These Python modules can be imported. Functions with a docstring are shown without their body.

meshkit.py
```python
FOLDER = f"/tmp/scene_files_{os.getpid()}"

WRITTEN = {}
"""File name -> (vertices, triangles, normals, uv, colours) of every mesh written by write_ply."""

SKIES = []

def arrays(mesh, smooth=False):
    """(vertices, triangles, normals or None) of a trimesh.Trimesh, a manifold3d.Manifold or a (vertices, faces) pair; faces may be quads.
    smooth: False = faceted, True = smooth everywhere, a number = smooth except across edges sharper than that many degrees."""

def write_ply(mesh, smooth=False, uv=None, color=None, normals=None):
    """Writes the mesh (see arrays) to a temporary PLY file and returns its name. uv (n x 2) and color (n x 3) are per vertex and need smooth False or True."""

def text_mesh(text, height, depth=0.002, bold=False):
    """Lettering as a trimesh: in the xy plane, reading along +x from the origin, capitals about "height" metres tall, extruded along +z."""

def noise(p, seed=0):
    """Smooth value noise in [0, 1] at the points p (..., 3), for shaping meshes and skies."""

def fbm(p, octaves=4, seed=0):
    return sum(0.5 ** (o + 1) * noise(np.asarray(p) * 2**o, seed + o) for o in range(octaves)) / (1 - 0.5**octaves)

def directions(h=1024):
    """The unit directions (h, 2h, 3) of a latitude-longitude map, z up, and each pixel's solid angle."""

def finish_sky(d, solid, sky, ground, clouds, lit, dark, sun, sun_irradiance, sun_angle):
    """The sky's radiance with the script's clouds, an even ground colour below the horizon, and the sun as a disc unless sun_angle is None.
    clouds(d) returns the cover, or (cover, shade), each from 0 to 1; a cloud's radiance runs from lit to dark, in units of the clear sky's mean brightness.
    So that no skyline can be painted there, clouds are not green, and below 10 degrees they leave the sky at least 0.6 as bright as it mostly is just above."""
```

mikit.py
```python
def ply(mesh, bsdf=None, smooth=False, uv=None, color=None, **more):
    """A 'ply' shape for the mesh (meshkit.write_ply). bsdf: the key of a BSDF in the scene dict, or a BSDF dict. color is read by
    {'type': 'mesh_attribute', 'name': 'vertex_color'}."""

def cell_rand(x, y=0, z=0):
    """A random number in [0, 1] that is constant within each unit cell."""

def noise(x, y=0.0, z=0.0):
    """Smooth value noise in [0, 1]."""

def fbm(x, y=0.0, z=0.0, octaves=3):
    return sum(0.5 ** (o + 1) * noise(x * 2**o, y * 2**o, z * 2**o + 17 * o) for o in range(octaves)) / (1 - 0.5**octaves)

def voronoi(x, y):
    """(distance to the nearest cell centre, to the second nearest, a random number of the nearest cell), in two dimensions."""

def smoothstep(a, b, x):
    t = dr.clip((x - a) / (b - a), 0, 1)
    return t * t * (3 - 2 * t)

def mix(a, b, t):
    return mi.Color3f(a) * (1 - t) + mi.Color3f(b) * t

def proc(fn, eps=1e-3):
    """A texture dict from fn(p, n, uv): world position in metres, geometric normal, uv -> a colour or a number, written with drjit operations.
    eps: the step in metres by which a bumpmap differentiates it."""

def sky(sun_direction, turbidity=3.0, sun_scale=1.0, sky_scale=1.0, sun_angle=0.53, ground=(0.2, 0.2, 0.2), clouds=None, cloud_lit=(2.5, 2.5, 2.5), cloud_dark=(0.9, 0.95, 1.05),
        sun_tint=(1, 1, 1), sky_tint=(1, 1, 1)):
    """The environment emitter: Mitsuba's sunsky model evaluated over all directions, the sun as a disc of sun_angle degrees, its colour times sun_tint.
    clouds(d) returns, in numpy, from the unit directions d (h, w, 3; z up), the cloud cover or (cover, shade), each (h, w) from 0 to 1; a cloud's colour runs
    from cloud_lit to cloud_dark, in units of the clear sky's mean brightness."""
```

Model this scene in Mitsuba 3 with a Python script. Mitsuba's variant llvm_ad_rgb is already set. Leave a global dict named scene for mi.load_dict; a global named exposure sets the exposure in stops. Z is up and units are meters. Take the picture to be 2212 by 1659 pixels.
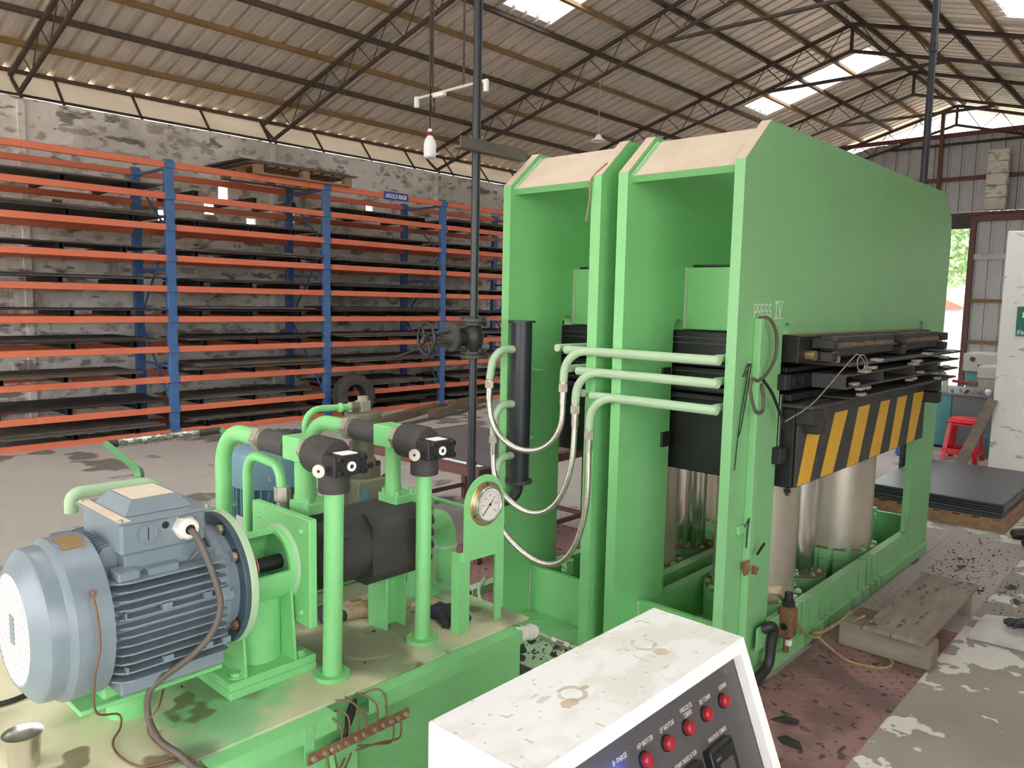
import math, random
import numpy as np, trimesh, drjit as dr, mitsuba as mi, mikit, meshkit
from mikit import noise, fbm, smoothstep, mix, cell_rand, voronoi
from shapely.geometry import Polygon, box as sbox, Point
from shapely import affinity, union_all
import manifold3d as m3

T = mi.ScalarTransform4f
PI = math.pi
scene, labels = {}, {}
rng = np.random.default_rng(7)

# ------------------------------------------------------------------ camera, light, exposure
YAW, PITCH, ROLL = (math.radians(a) for a in (42.5146, 6.0516, -1.17376))
FPX = 1675.33
fw = np.array([math.cos(YAW)*math.cos(PITCH), math.sin(YAW)*math.cos(PITCH), -math.sin(PITCH)])
rt = np.cross(fw, [0, 0, 1]); rt /= np.linalg.norm(rt)
dn = np.cross(fw, rt)
dn2 = -math.sin(ROLL)*rt + math.cos(ROLL)*dn
EYE = np.array([0, 0, 1.6])
scene['camera'] = {'type': 'perspective', 'fov': math.degrees(2*math.atan(1106/FPX)), 'fov_axis': 'x', 'near_clip': 0.05, 'far_clip': 500.0,
                   'to_world': T().look_at(origin=EYE.tolist(), target=(EYE+fw).tolist(), up=(-dn2).tolist())}
exposure = 4.6


def clouds(d):
    c = meshkit.fbm(d*np.array([3, 3, 6.0]), 4, 3)
    return np.clip(0.86+0.3*(c-0.4), 0, 1), np.clip(1.6*(c-0.45), 0, 0.6)


scene['sky'] = mikit.sky((-0.55, 0.35, 0.76), turbidity=4.5, sun_scale=0.0, sky_scale=1.0, ground=(0.32, 0.29, 0.25), clouds=clouds,
                         cloud_lit=(2.5, 2.5, 2.48), cloud_dark=(1.7, 1.72, 1.76))


# ------------------------------------------------------------------ materials
def lin(*c):
    c = np.array(c, float)/255
    return [float(x) for x in np.where(c < .04045, c/12.92, ((c+.055)/1.055)**2.4)]


def rgb(c):
    return {'type': 'rgb', 'value': list(map(float, c))}


def mat(name, color, rough=.5, metal=0.0, spec=.5, bump=None, bscale=.001, eps=.002, **k):
    d = {'type': 'principled', 'roughness': rough if not callable(rough) else mikit.proc(rough), 'metallic': metal, 'specular': spec,
         'base_color': mikit.proc(color) if callable(color) else rgb(color), **k}
    if bump is not None:
        d = {'type': 'bumpmap', 'arbitrary': mikit.proc(bump, eps), 'scale': bscale, 'bsdf': d}
    scene['m_'+name] = {'type': 'twosided', 'bsdf': d}
    return name


GREEN = (.200, .500, .205)


def f_green(p, n, uv):
    a = fbm(p.x*2.3, p.y*2.3, p.z*1.1, 3)
    s = noise(p.x*60, p.y*60, p.z*3.0)
    c = mix((.190, .515, .195), (.215, .56, .220), a)
    return mix(c, (.14, .26, .13), .3*smoothstep(.86, .98, s)*smoothstep(.5, .7, noise(p.x*3, p.y*3, p.z*2)))


def f_green_old(p, n, uv):      # paint with oil runs and grime, for the feet of the press
    a = fbm(p.x*4, p.y*4, p.z*2, 3)
    s = noise(p.x*75+p.y*75, p.z*2.5, 3)
    c = mix((.185, .44, .185), (.215, .49, .215), a)
    runs = smoothstep(.62, .9, s)*smoothstep(.35, .6, noise(p.x*5, p.y*5, p.z*1.5))*smoothstep(.55, .35, p.z+.3*noise(p.x*30, p.y*30, 4))
    return mix(c, (.035, .05, .028), .75*runs)


def f_tanktop(p, n, uv):        # green paint, settled dust and oil; strong light painted into the dust at left
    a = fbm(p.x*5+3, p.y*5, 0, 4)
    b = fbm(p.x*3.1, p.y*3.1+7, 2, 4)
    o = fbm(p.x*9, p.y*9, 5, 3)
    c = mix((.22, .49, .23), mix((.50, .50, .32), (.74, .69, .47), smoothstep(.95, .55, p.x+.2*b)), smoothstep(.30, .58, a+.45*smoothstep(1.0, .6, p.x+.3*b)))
    c = mix(c, (.13, .15, .09), .75*smoothstep(.54, .66, b)*smoothstep(.5, .9, p.x+.4*a))
    return mix(c, (.11, .06, .025), .7*smoothstep(.66, .72, o))


mat('green', f_green, .33)
mat('green_old', f_green_old, .42)
mat('green_tank', f_green, .38)
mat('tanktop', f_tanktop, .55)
mat('green_small', GREEN, .35)
mat('green_dark', (.07, .24, .09), .4)
mat('green_pale', (.36, .50, .32), .45)
mat('dust', lambda p, n, uv: mix((.52, .43, .33), (.62, .54, .43), fbm(p.x*9, p.y*9, p.z*9, 3)), .9, spec=.1)
mat('dust_brown', lambda p, n, uv: mix((.13, .095, .065), (.24, .185, .13), fbm(p.x*40, p.y*40, p.z*40, 3)), .95, spec=.1)
mat('black_iron', (.018, .018, .019), .45)
mat('black_paint', lambda p, n, uv: mix((.005, .006, .006), (.012, .012, .012), fbm(p.x*8, p.y*8, p.z*8, 3)), .5)
mat('grey_iron', lambda p, n, uv: mix((.035, .034, .034), (.07, .066, .062), fbm(p.x*12, p.y*12, p.z*12, 3)), .6)
mat('pipe_black', (.022, .025, .033), .38)
mat('pump_black', lambda p, n, uv: mix((.024, .022, .022), (.055, .048, .044), fbm(p.x*14, p.y*14, p.z*14, 3)), .6)
mat('yellow', (.72, .40, .03), .5)
mat('motor_blue', lambda p, n, uv: mix((.150, .195, .225), (.20, .245, .27), fbm(p.x*6, p.y*6, p.z*6, 3)), .30)
mat('motor_dark', (.045, .075, .10), .45)
mat('motor2', lambda p, n, uv: mix((.11, .22, .29), (.17, .29, .36), fbm(p.x*6, p.y*6, p.z*6, 3)), .4)
mat('chrome', (.86, .85, .84), .16, 1.0)
mat('chrome_dusty', lambda p, n, uv: mix((.66, .59, .49), (.80, .73, .62), fbm(p.x*6, p.y*6, p.z*2.5, 3)), .36, .8)
mat('steel', (.62, .60, .56), .32, 1.0)
mat('zinc', lambda p, n, uv: mix((.36, .32, .25), (.55, .52, .45), fbm(p.x*60, p.y*60, p.z*60, 2)), .45, .7)
mat('brass', (.58, .43, .24), .35, .9)
mat('braid', lambda p, n, uv: mix((.42, .38, .31), (.80, .77, .70), noise(p.x*260, p.y*260, p.z*260)), .35, .9)
mat('rust', lambda p, n, uv: mix((.10, .045, .022), (.22, .12, .06), fbm(p.x*60, p.y*60, p.z*60, 3)), .85)
mat('copper', lambda p, n, uv: mix((.28, .13, .075), (.42, .22, .13), fbm(p.x*50, p.y*50, p.z*50, 3)), .5, .6)
mat('cable', (.10, .082, .065), .55)
mat('cable_black', (.014, .014, .015), .5)
mat('wire_brown', (.16, .085, .05), .6)
mat('white_plastic', (.70, .68, .62), .4)
mat('white', (.82, .82, .80), .5)
mat('orange', lambda p, n, uv: mix((.66, .155, .075), (.74, .215, .12), fbm(p.x*3, p.y*9, p.z*9, 3)), .45)
mat('rack_blue', lambda p, n, uv: mix((.05, .13, .31), (.075, .165, .37), fbm(p.x*6, p.y*6, p.z*4, 3)), .45)
mat('plate_dark', lambda p, n, uv: mix((.022, .021, .020), (.060, .054, .047), fbm(p.x*6, p.y*6, p.z*22, 3)), .6)
mat('plate_grey', lambda p, n, uv: mix((.055, .050, .045), (.15, .135, .115), fbm(p.x*5, p.y*5, p.z*20, 3)), .6)
mat('plate_rusty', lambda p, n, uv: mix((.06, .045, .034), (.145, .115, .09), fbm(p.x*7, p.y*7, p.z*20, 3)), .8)
mat('wood', lambda p, n, uv: mix((.20, .12, .065), (.40, .27, .155), fbm(p.x*7, p.y*30, p.z*30, 3)), .8)
mat('wood_old', lambda p, n, uv: mix((.085, .062, .043), (.20, .15, .10), fbm(p.x*30, p.y*7, p.z*30, 3)), .85)
mat('wood_board', lambda p, n, uv: mix(mix((.17, .135, .105), (.29, .235, .19), fbm(p.x*5, p.y*25, 1, 3)), (.05, .042, .035), .8*smoothstep(.66, .75, fbm(p.x*14, p.y*40, 4, 3))), .6)
mat('timber_grey', lambda p, n, uv: mix((.13, .105, .08), (.30, .26, .20), fbm(p.x*9, p.y*5, p.z*18, 4)), .9)
mat('rubber', lambda p, n, uv: mix((.013, .013, .014), (.03, .03, .032), fbm(p.x*30, p.y*30, p.z*30, 2)), .5)
mat('rubber_mat', lambda p, n, uv: mix((.03, .033, .042), (.045, .05, .06), fbm(p.x*40, p.y*40, p.z*5, 3)), .36)
mat('tire', lambda p, n, uv: mix((.035, .031, .028), (.085, .075, .066), fbm(p.x*14, p.y*14, p.z*14, 3)), .85)
mat('console_white', lambda p, n, uv: mix((.70, .69, .65), (.76, .75, .72), fbm(p.x*6, p.y*6, p.z*6, 3)), .38)


def f_console_top(p, n, uv):     # white enamel with cup rings and spilt tea dried on it
    c = mix((.76, .755, .735), (.69, .665, .62), smoothstep(.45, .7, fbm(p.x*13, p.y*22, 1, 4)))

    def ring(x, y, r, w, col, amt, c):
        d = dr.sqrt(dr.square(p.x-x)+dr.square(p.y-y))+.004*(noise(p.x*70, p.y*70, 2)-.5)
        return mix(c, col, amt*(1-smoothstep(w*.5, w, dr.abs(d-r)))*smoothstep(.2, .5, noise(p.x*50, p.y*50, 9)))

    def blot(x, y, rx, ry, col, amt, c):
        d = dr.sqrt(dr.square((p.x-x)/rx)+dr.square((p.y-y)/ry))+1.0*(fbm(p.x*70, p.y*70, 5, 3)-.5)
        return mix(c, col, amt*(1-smoothstep(.8, 1.0, d)))
    c = ring(1.062, .812, .024, .006, (.44, .33, .22), .7, c)
    c = ring(1.328, .832, .024, .005, (.48, .40, .31), .6, c)
    c = ring(1.292, .805, .024, .003, (.40, .34, .27), .5, c)
    c = blot(1.327, .790, .021, .016, (.52, .42, .32), .8, c)
    c = blot(1.035, .795, .022, .013, (.44, .31, .18), .7, c)
    c = blot(1.098, .810, .010, .006, (.38, .28, .18), .7, c)
    c = blot(1.01, .835, .020, .006, (.42, .33, .24), .5, c)
    return mix(c, (.40, .36, .31), .6*smoothstep(.90, .95, noise(p.x*75, p.y*75, 4)))


mat('console_top', f_console_top, .3)
mat('panel_grey', lambda p, n, uv: mix((.055, .052, .052), (.075, .070, .070), fbm(p.x*9, p.y*9, p.z*9, 3)), .42)
mat('button_red', (.27, .013, .018), .35)
mat('black_plastic', (.012, .012, .012), .35)
mat('lettering', (.55, .50, .44), .6)
mat('chalk', (.52, .66, .50), .9)
mat('gauge_face', (.62, .60, .55), .5)
mat('ink', (.03, .03, .03), .6)
mat('red_plastic', (.72, .03, .045), .35)
mat('cloth_white', lambda p, n, uv: mix((.48, .45, .42), (.66, .64, .61), fbm(p.x*14, p.y*14, p.z*14, 3)), .9)
mat('glove_dark', lambda p, n, uv: mix((.018, .020, .024), (.05, .053, .06), fbm(p.x*60, p.y*60, p.z*60, 3)), .9)
mat('glove_tan', lambda p, n, uv: mix((.27, .19, .10), (.48, .37, .23), fbm(p.x*60, p.y*60, p.z*60, 3)), .9)
mat('glove_cream', (.55, .46, .33), .9)
mat('olive', (.125, .120, .082), .5)
mat('olive_light', (.24, .235, .165), .5)
mat('bench_grey', (.17, .19, .20), .5)
mat('cream', (.48, .48, .42), .45)
mat('teal', (.10, .34, .36), .5)
mat('shirt_blue', lambda p, n, uv: mix((.05, .10, .26), (.12, .20, .42), dr.select(noise(p.y*90, p.z*8, p.x*8) > .5, mi.Float(1), mi.Float(0))), .85)
mat('trousers', (.022, .025, .028), .9)
mat('skin', (.14, .065, .04), .55)
mat('hair', (.010, .009, .008), .6)
mat('leather', (.03, .026, .025), .45)
mat('rope', lambda p, n, uv: mix((.16, .12, .06), (.36, .28, .15), noise(p.x*190, p.y*190, p.z*190)), .95)
mat('table_top', lambda p, n, uv: mix((.085, .075, .085), (.13, .115, .12), fbm(p.x*4, p.y*4, 1, 3)), .5)
mat('brown_paint', (.13, .055, .045), .5)
mat('sign_blue', (.05, .07, .36), .4)
mat('sign_green', (.012, .16, .10), .4)
mat('foil', lambda p, n, uv: mix((.18, .16, .15), (.75, .72, .68), noise(p.x*120, p.y*120, p.z*120)), .3, .8)
mat('bulb_white', (.80, .80, .84), .3)
mat('soil', lambda p, n, uv: mix((.40, .29, .21), (.55, .44, .34), fbm(p.x*1.3, p.y*1.3, 0, 4)), .95)
mat('bark', (.09, .06, .04), .9)
mat('house_wall', (.30, .33, .42), .8)
mat('house_roof', (.40, .13, .08), .8)
scene['m_leaf'] = {'type': 'twosided', 'bsdf': {'type': 'diffuse', 'reflectance': rgb((.34, .50, .28))}}
scene['m_glass'] = {'type': 'thindielectric'}
scene['m_led_blue'] = {'type': 'twosided', 'bsdf': {'type': 'diffuse', 'reflectance': rgb((.1, .2, .7))}}


# setting
def f_concrete(p, n, uv):
    a = fbm(p.x*.55, p.y*.55, 0, 4)
    b = fbm(p.x*5.0, p.y*5.0, 3, 4)
    c = mix((.34, .315, .285), (.47, .44, .40), a)
    c = mix(c, (.38, .345, .31), .5*smoothstep(.5, .75, b))
    c = mix(c, (.08, .068, .06), .75*smoothstep(.66, .74, fbm(p.x*2.2+9, p.y*2.2, 8, 4)))
    # aisle painted pale grey long ago, the paint flaking off in patches
    chip = .6*fbm(p.x*9.0+2, p.y*9.0, 11, 4)+.4*fbm(p.x*2.2, p.y*2.2, 5, 3)
    zone = smoothstep(.90, .84, p.y)*smoothstep(2.0, 2.4, p.x)
    e = mix((.27, .235, .20), (.36, .325, .285), fbm(p.x*3, p.y*3, 6, 3))
    e = mix(e, (.66, .635, .58), smoothstep(.55, .57, chip))
    c = mix(c, e, zone)
    strip = smoothstep(6.2, 6.24, p.x)*smoothstep(7.2, 6.9, p.x)*smoothstep(2.6, 2.4, p.y)
    return mix(c, mix((.36, .34, .30), (.60, .57, .51), smoothstep(.45, .47, chip)), strip)


mat('concrete', f_concrete, .8, bump=lambda p, n, uv: fbm(p.x*14, p.y*14, p.z*14, 3), bscale=.006)


def f_tread(p, n, uv):
    u, v = (p.x+p.y)*14.0, (p.x-p.y)*14.0
    i, j = dr.floor(u), dr.floor(v)
    fu, fv = u-i-.5, v-j-.5
    odd = dr.select((mi.Int32(i)+mi.Int32(j)) & 1 == 0, mi.Float(1), mi.Float(0))
    a, b = dr.select(odd > .5, fu, fv), dr.select(odd > .5, fv, fu)
    return 1-smoothstep(.5, 1.0, dr.sqrt(dr.square(a/.36)+dr.square(b/.11)))


def f_redplate(p, n, uv):
    a = fbm(p.x*2.0, p.y*2.0, 1, 4)
    c = mix((.215, .105, .095), (.34, .20, .185), a)
    c = mix(c, (.09, .06, .055), .65*smoothstep(.50, .72, fbm(p.x*4.0, p.y*4.0, 4, 5)))
    c = mix(c, (.03, .026, .026), .8*smoothstep(.74, .80, fbm(p.x*30.0, p.y*30.0, 7, 2)))
    return mix(c, (.10, .06, .055), .7*f_tread(p, n, uv)*smoothstep(.35, .6, a))


mat('red_plate', f_redplate, .55, bump=f_tread, bscale=.0025)
mat('red_plate_dusty_lit', lambda p, n, uv: mix(mix((.36, .275, .265), (.46, .385, .37), fbm(p.x*2.0, p.y*2.0, 1, 4)), (.15, .09, .085), .6*f_tread(p, n, uv)*smoothstep(.3, .6, fbm(p.x*3, p.y*3, 7, 3))), .6, bump=f_tread, bscale=.0025)


def f_block(p, n, uv):           # old limewash, cobwebbed and dirty
    a = fbm(p.x*1.4, p.y*1.4, p.z*1.8, 4)
    b = fbm(p.x*9, p.y*9, p.z*11, 4)
    c = mix((.62, .605, .56), (.83, .82, .78), smoothstep(.3, .6, a))
    c = mix(c, (.33, .30, .26), .7*smoothstep(.54, .70, b))
    return mix(c, (.12, .10, .085), .7*smoothstep(.64, .72, fbm(p.x*4+3, p.y*4, p.z*9, 4)))


mat('limewash', f_block, .95, bump=lambda p, n, uv: fbm(p.x*16, p.y*16, p.z*16, 4), bscale=.03, spec=.1)
mat('wall_block', lambda p, n, uv: mix((.33, .31, .285), (.46, .44, .41), fbm(p.x*2, p.y*2, p.z*2, 3)), .9)
mat('partition', lambda p, n, uv: mix(mix((.74, .745, .71), (.82, .825, .79), fbm(p.x*2, p.y*2, p.z*2, 3)), (.33, .27, .21), .7*smoothstep(.64, .72, fbm(p.x*4, p.y*7, p.z*13, 4))), .7)


def f_roof(p, n, uv):
    a = fbm(p.x*1.1, p.y*.8, 2, 4)
    b = noise(p.x*46, p.y*1.2, 1)
    return mix(mix((.62, .575, .515), (.78, .72, .655), a), (.50, .465, .42), .45*smoothstep(.45, .8, b))


mat('roof', f_roof, .42, .2)
mat('cladding', lambda p, n, uv: mix((.36, .385, .42), (.52, .54, .57), fbm(p.x*2, p.y*1.6, p.z*1.2, 4)), .5, .3)
mat('leaf_sheet', lambda p, n, uv: mix((.42, .44, .45), (.60, .61, .61), fbm(p.x*2, p.y*3.5, p.z*1.6, 4)), .55, .1)
mat('truss_dark', lambda p, n, uv: mix((.035, .027, .022), (.085, .066, .054), fbm(p.x*8, p.y*8, p.z*8, 3)), .75)
mat('truss_pale', lambda p, n, uv: mix((.20, .175, .15), (.33, .30, .265), fbm(p.x*8, p.y*8, p.z*8, 3)), .75)
mat('purlin_ochre', lambda p, n, uv: mix((.21, .135, .055), (.30, .20, .095), fbm(p.x*5, p.y*9, p.z*9, 3)), .75)
mat('purlin_dark', lambda p, n, uv: mix((.055, .042, .035), (.13, .105, .088), fbm(p.x*9, p.y*9, p.z*9, 3)), .8)
scene['m_clerestory'] = {'type': 'principledthin', 'base_color': mikit.proc(lambda p, n, uv: mix((.46, .42, .33), (.66, .62, .53), fbm(p.x*1.6, p.y, p.z*3.5, 3))), 'roughness': .5, 'diff_trans': .35}


# ------------------------------------------------------------------ naming
def key_of(base, table):
    if base not in table:
        return base
    i = 1
    while f'{base}_{i:03d}' in table:
        i += 1
    return f'{base}_{i:03d}'


used = set()


def thing(name, label, cat, group=None, kind=None):
    k = key_of(name, used); used.add(k)
    labels[k] = {'label': label, 'category': cat}
    if group: labels[k]['group'] = group
    if kind: labels[k]['kind'] = kind
    return k


def struct(name, label, cat='room shell'):
    k = key_of(name, used); used.add(k)
    labels[k] = {'label': label, 'category': cat, 'kind': 'structure'}
    return k


def cat_mesh(ms):
    ms = ms if isinstance(ms, (list, tuple)) else [ms]
    return ms[0] if len(ms) == 1 else trimesh.util.concatenate(ms)


def part(parent, name, mesh, m, smooth=False, label=None, kind=None, shape=None, **more):
    k = key_of(f'{parent}__{name}', used); used.add(k)
    scene[k] = shape or mikit.ply(cat_mesh(mesh), 'm_'+m, smooth=smooth, **more)
    if label: labels[k] = {'label': label}
    if kind: labels.setdefault(k, {})['kind'] = kind
    return k


def solo(name, mesh, m, label, cat, smooth=False, group=None, kind=None):
    k = thing(name, label, cat, group, kind)
    scene[k] = mikit.ply(cat_mesh(mesh), 'm_'+m, smooth=smooth)
    return k


# ------------------------------------------------------------------ shapes
def hull(pts):
    return trimesh.convex.convex_hull(np.array(pts, float))


_S = np.array([[x, y, z] for x in (-1, 1) for y in (-1, 1) for z in (-1, 1)], float)
_cb = np.vstack([_S*np.where(np.arange(3) == k, 1, .5) for k in range(3)])
_cbh = trimesh.convex.convex_hull(_cb)
_cbv = np.array(_cbh.vertices)
_cbs, _cbf = np.sign(_cbv), np.abs(_cbv) > .75


def box(x0, x1, y0, y1, z0, z1, c=0.0):
    lo, hi = np.minimum([x0, y0, z0], [x1, y1, z1]), np.maximum([x0, y0, z0], [x1, y1, z1])
    if c <= 0:
        return trimesh.creation.box(bounds=[lo, hi])
    h = (hi-lo)/2
    c = min(c, .49*h.min())
    v = _cbs*np.where(_cbf, h, h-c)+(lo+hi)/2
    return trimesh.Trimesh(v, _cbh.faces, process=False)


def frame_to(p0, d, up=(0, 0, 1)):
    d = np.array(d, float); d /= np.linalg.norm(d)
    up = np.array(up, float)
    if abs(d@up) > .98*np.linalg.norm(up): up = np.array([1.0, 0, 0])
    x = np.cross(up, d); x /= np.linalg.norm(x)
    m = np.eye(4); m[:3, 0], m[:3, 1], m[:3, 2], m[:3, 3] = x, np.cross(d, x), d, p0
    return m


def cyl(p0, p1, r, n=20, r2=None):
    p0, p1 = np.array(p0, float), np.array(p1, float)
    L = np.linalg.norm(p1-p0)
    return lathe([(0, 0), (r, 0), (r if r2 is None else r2, L), (0, L)], p0, p1-p0, n)


def lathe(prof, p0, axis, n=28):
    a = np.arange(n)*2*PI/n
    prof = np.array(prof, float)
    v = np.stack([prof[:, :1]*np.cos(a), prof[:, :1]*np.sin(a), np.repeat(prof[:, 1:], n, 1)], -1).reshape(-1, 3)
    f = []
    for i in range(len(prof)-1):
        for j in range(n):
            q = (i*n+j, i*n+(j+1) % n, (i+1)*n+(j+1) % n, (i+1)*n+j)
            if prof[i, 0] > 1e-9: f.append((q[0], q[1], q[2] if prof[i+1, 0] > 1e-9 else q[3]))
            if prof[i+1, 0] > 1e-9: f.append((q[0], q[2], q[3]) if prof[i, 0] > 1e-9 else (q[0], q[2], q[3]))
    m = trimesh.Trimesh(v, f, process=False)
    m.apply_transform(frame_to(p0, axis))
    return m


def spline(pts, n=8):
    p = np.array(pts, float)
    if len(p) < 3: return p
    q = np.vstack([2*p[0]-p[1], p, 2*p[-1]-p[-2]])
    out = []
    for i in range(1, len(q)-2):
        for t in np.arange(n)/n:
            out.append(.5*((2*q[i])+(-q[i-1]+q[i+1])*t+(2*q[i-1]-5*q[i]+4*q[i+1]-q[i+2])*t*t+(-q[i-1]+3*q[i]-3*q[i+1]+q[i+2])*t**3))
    return np.array(out+[p[-1]])


def tube(pts, r, n=10, caps=True):
    p = np.array(pts, float)
    keep = np.r_[True, np.linalg.norm(np.diff(p, axis=0), axis=1) > 1e-6]
    p = p[keep]
    t = np.gradient(p, axis=0); t /= np.linalg.norm(t, axis=1, keepdims=True)
    a = np.cross(t[0], [0, 0, 1.0] if abs(t[0][2]) < .9 else [1.0, 0, 0]); a /= np.linalg.norm(a)
    A = [a]
    for i in range(1, len(p)):
        a = a-t[i]*(a@t[i]); a /= np.linalg.norm(a); A.append(a)
    A = np.array(A); B = np.cross(t, A)
    g = np.arange(n)*2*PI/n
    rr = np.broadcast_to(np.asarray(r, float), (len(p),))
    v = (p[:, None]+rr[:, None, None]*(np.cos(g)[None, :, None]*A[:, None]+np.sin(g)[None, :, None]*B[:, None])).reshape(-1, 3)
    i, j = np.meshgrid(np.arange(len(p)-1), np.arange(n), indexing='ij')
    q = np.stack([i*n+j, i*n+(j+1) % n, (i+1)*n+(j+1) % n, (i+1)*n+j], -1).reshape(-1, 4)
    f = np.vstack([q[:, [0, 1, 2]], q[:, [0, 2, 3]]])
    if caps:
        k = len(v); e = (len(p)-1)*n
        v = np.vstack([v, p[0], p[-1]])
        jj = np.arange(n)
        f = np.vstack([f, np.stack([jj*0+k, (jj+1) % n, jj], 1), np.stack([jj*0+k+1, e+jj, e+(jj+1) % n], 1)])
    return trimesh.Trimesh(v, f, process=False)


def bend(pts, rad, n=7):
    """A polyline with its corners rounded to the radius, for bent pipes."""
    p = [np.array(q, float) for q in pts]
    out = [p[0]]
    for a, b, c in zip(p, p[1:], p[2:]):
        u, w = (a-b)/np.linalg.norm(a-b), (c-b)/np.linalg.norm(c-b)
        r = min(rad, .48*np.linalg.norm(a-b), .48*np.linalg.norm(c-b)) if len(p) > 3 else min(rad, .9*np.linalg.norm(a-b), .9*np.linalg.norm(c-b))
        for t in np.linspace(0, 1, n):
            s, e = b+u*r, b+w*r
            ang = t*PI/2
            out.append(b+(u*r)*(1-math.sin(ang))+(w*r)*(1-math.cos(ang)))
    return np.array(out+[p[-1]])


def prism(poly, h, m):
    g = trimesh.creation.extrude_polygon(poly, h, engine='earcut')
    g.apply_transform(m)
    return g


XZ = lambda y: np.array([[1, 0, 0, 0], [0, 0, 1, y], [0, 1, 0, 0], [0, 0, 0, 1.0]])     # polygon (x, z), thickness along +y
YZ = lambda x: np.array([[0, 0, 1, x], [1, 0, 0, 0], [0, 1, 0, 0], [0, 0, 0, 1.0]])     # polygon (y, z), thickness along +x
XY = lambda z: np.array([[1, 0, 0, 0], [0, 1, 0, 0], [0, 0, 1, z], [0, 0, 0, 1.0]])


def hexbolt(p, d, af=.02, h=.012, washer=True):
    p, d = np.array(p, float), np.array(d, float)/np.linalg.norm(d)
    ms = [cyl(p, p+d*h, af/2/math.cos(PI/6), 6)]
    if washer: ms.append(cyl(p-d*.0005, p+d*.003, af*.72, 14))
    return cat_mesh(ms)


def capscrew(p, d, r=.008, h=.012):
    return lathe([(0, -.001), (r, -.001), (r, h), (r*.55, h), (r*.5, h*.5), (0, h*.5)], p, d, 12)


def chip(x, y, z, s, seed, flat=.35):
    g = np.random.default_rng(seed)
    v = g.normal(size=(9, 3)); v /= np.linalg.norm(v, axis=1, keepdims=True)
    v *= g.uniform(.5, 1, (9, 1))*np.array([s, s*g.uniform(.4, 1), s*flat])
    a = g.uniform(0, 2*PI); c, q = math.cos(a), math.sin(a)
    v = v@np.array([[c, -q, 0], [q, c, 0], [0, 0, 1]])
    v[:, 2] -= v[:, 2].min()
    return hull(v+np.array([x, y, z]))


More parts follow.
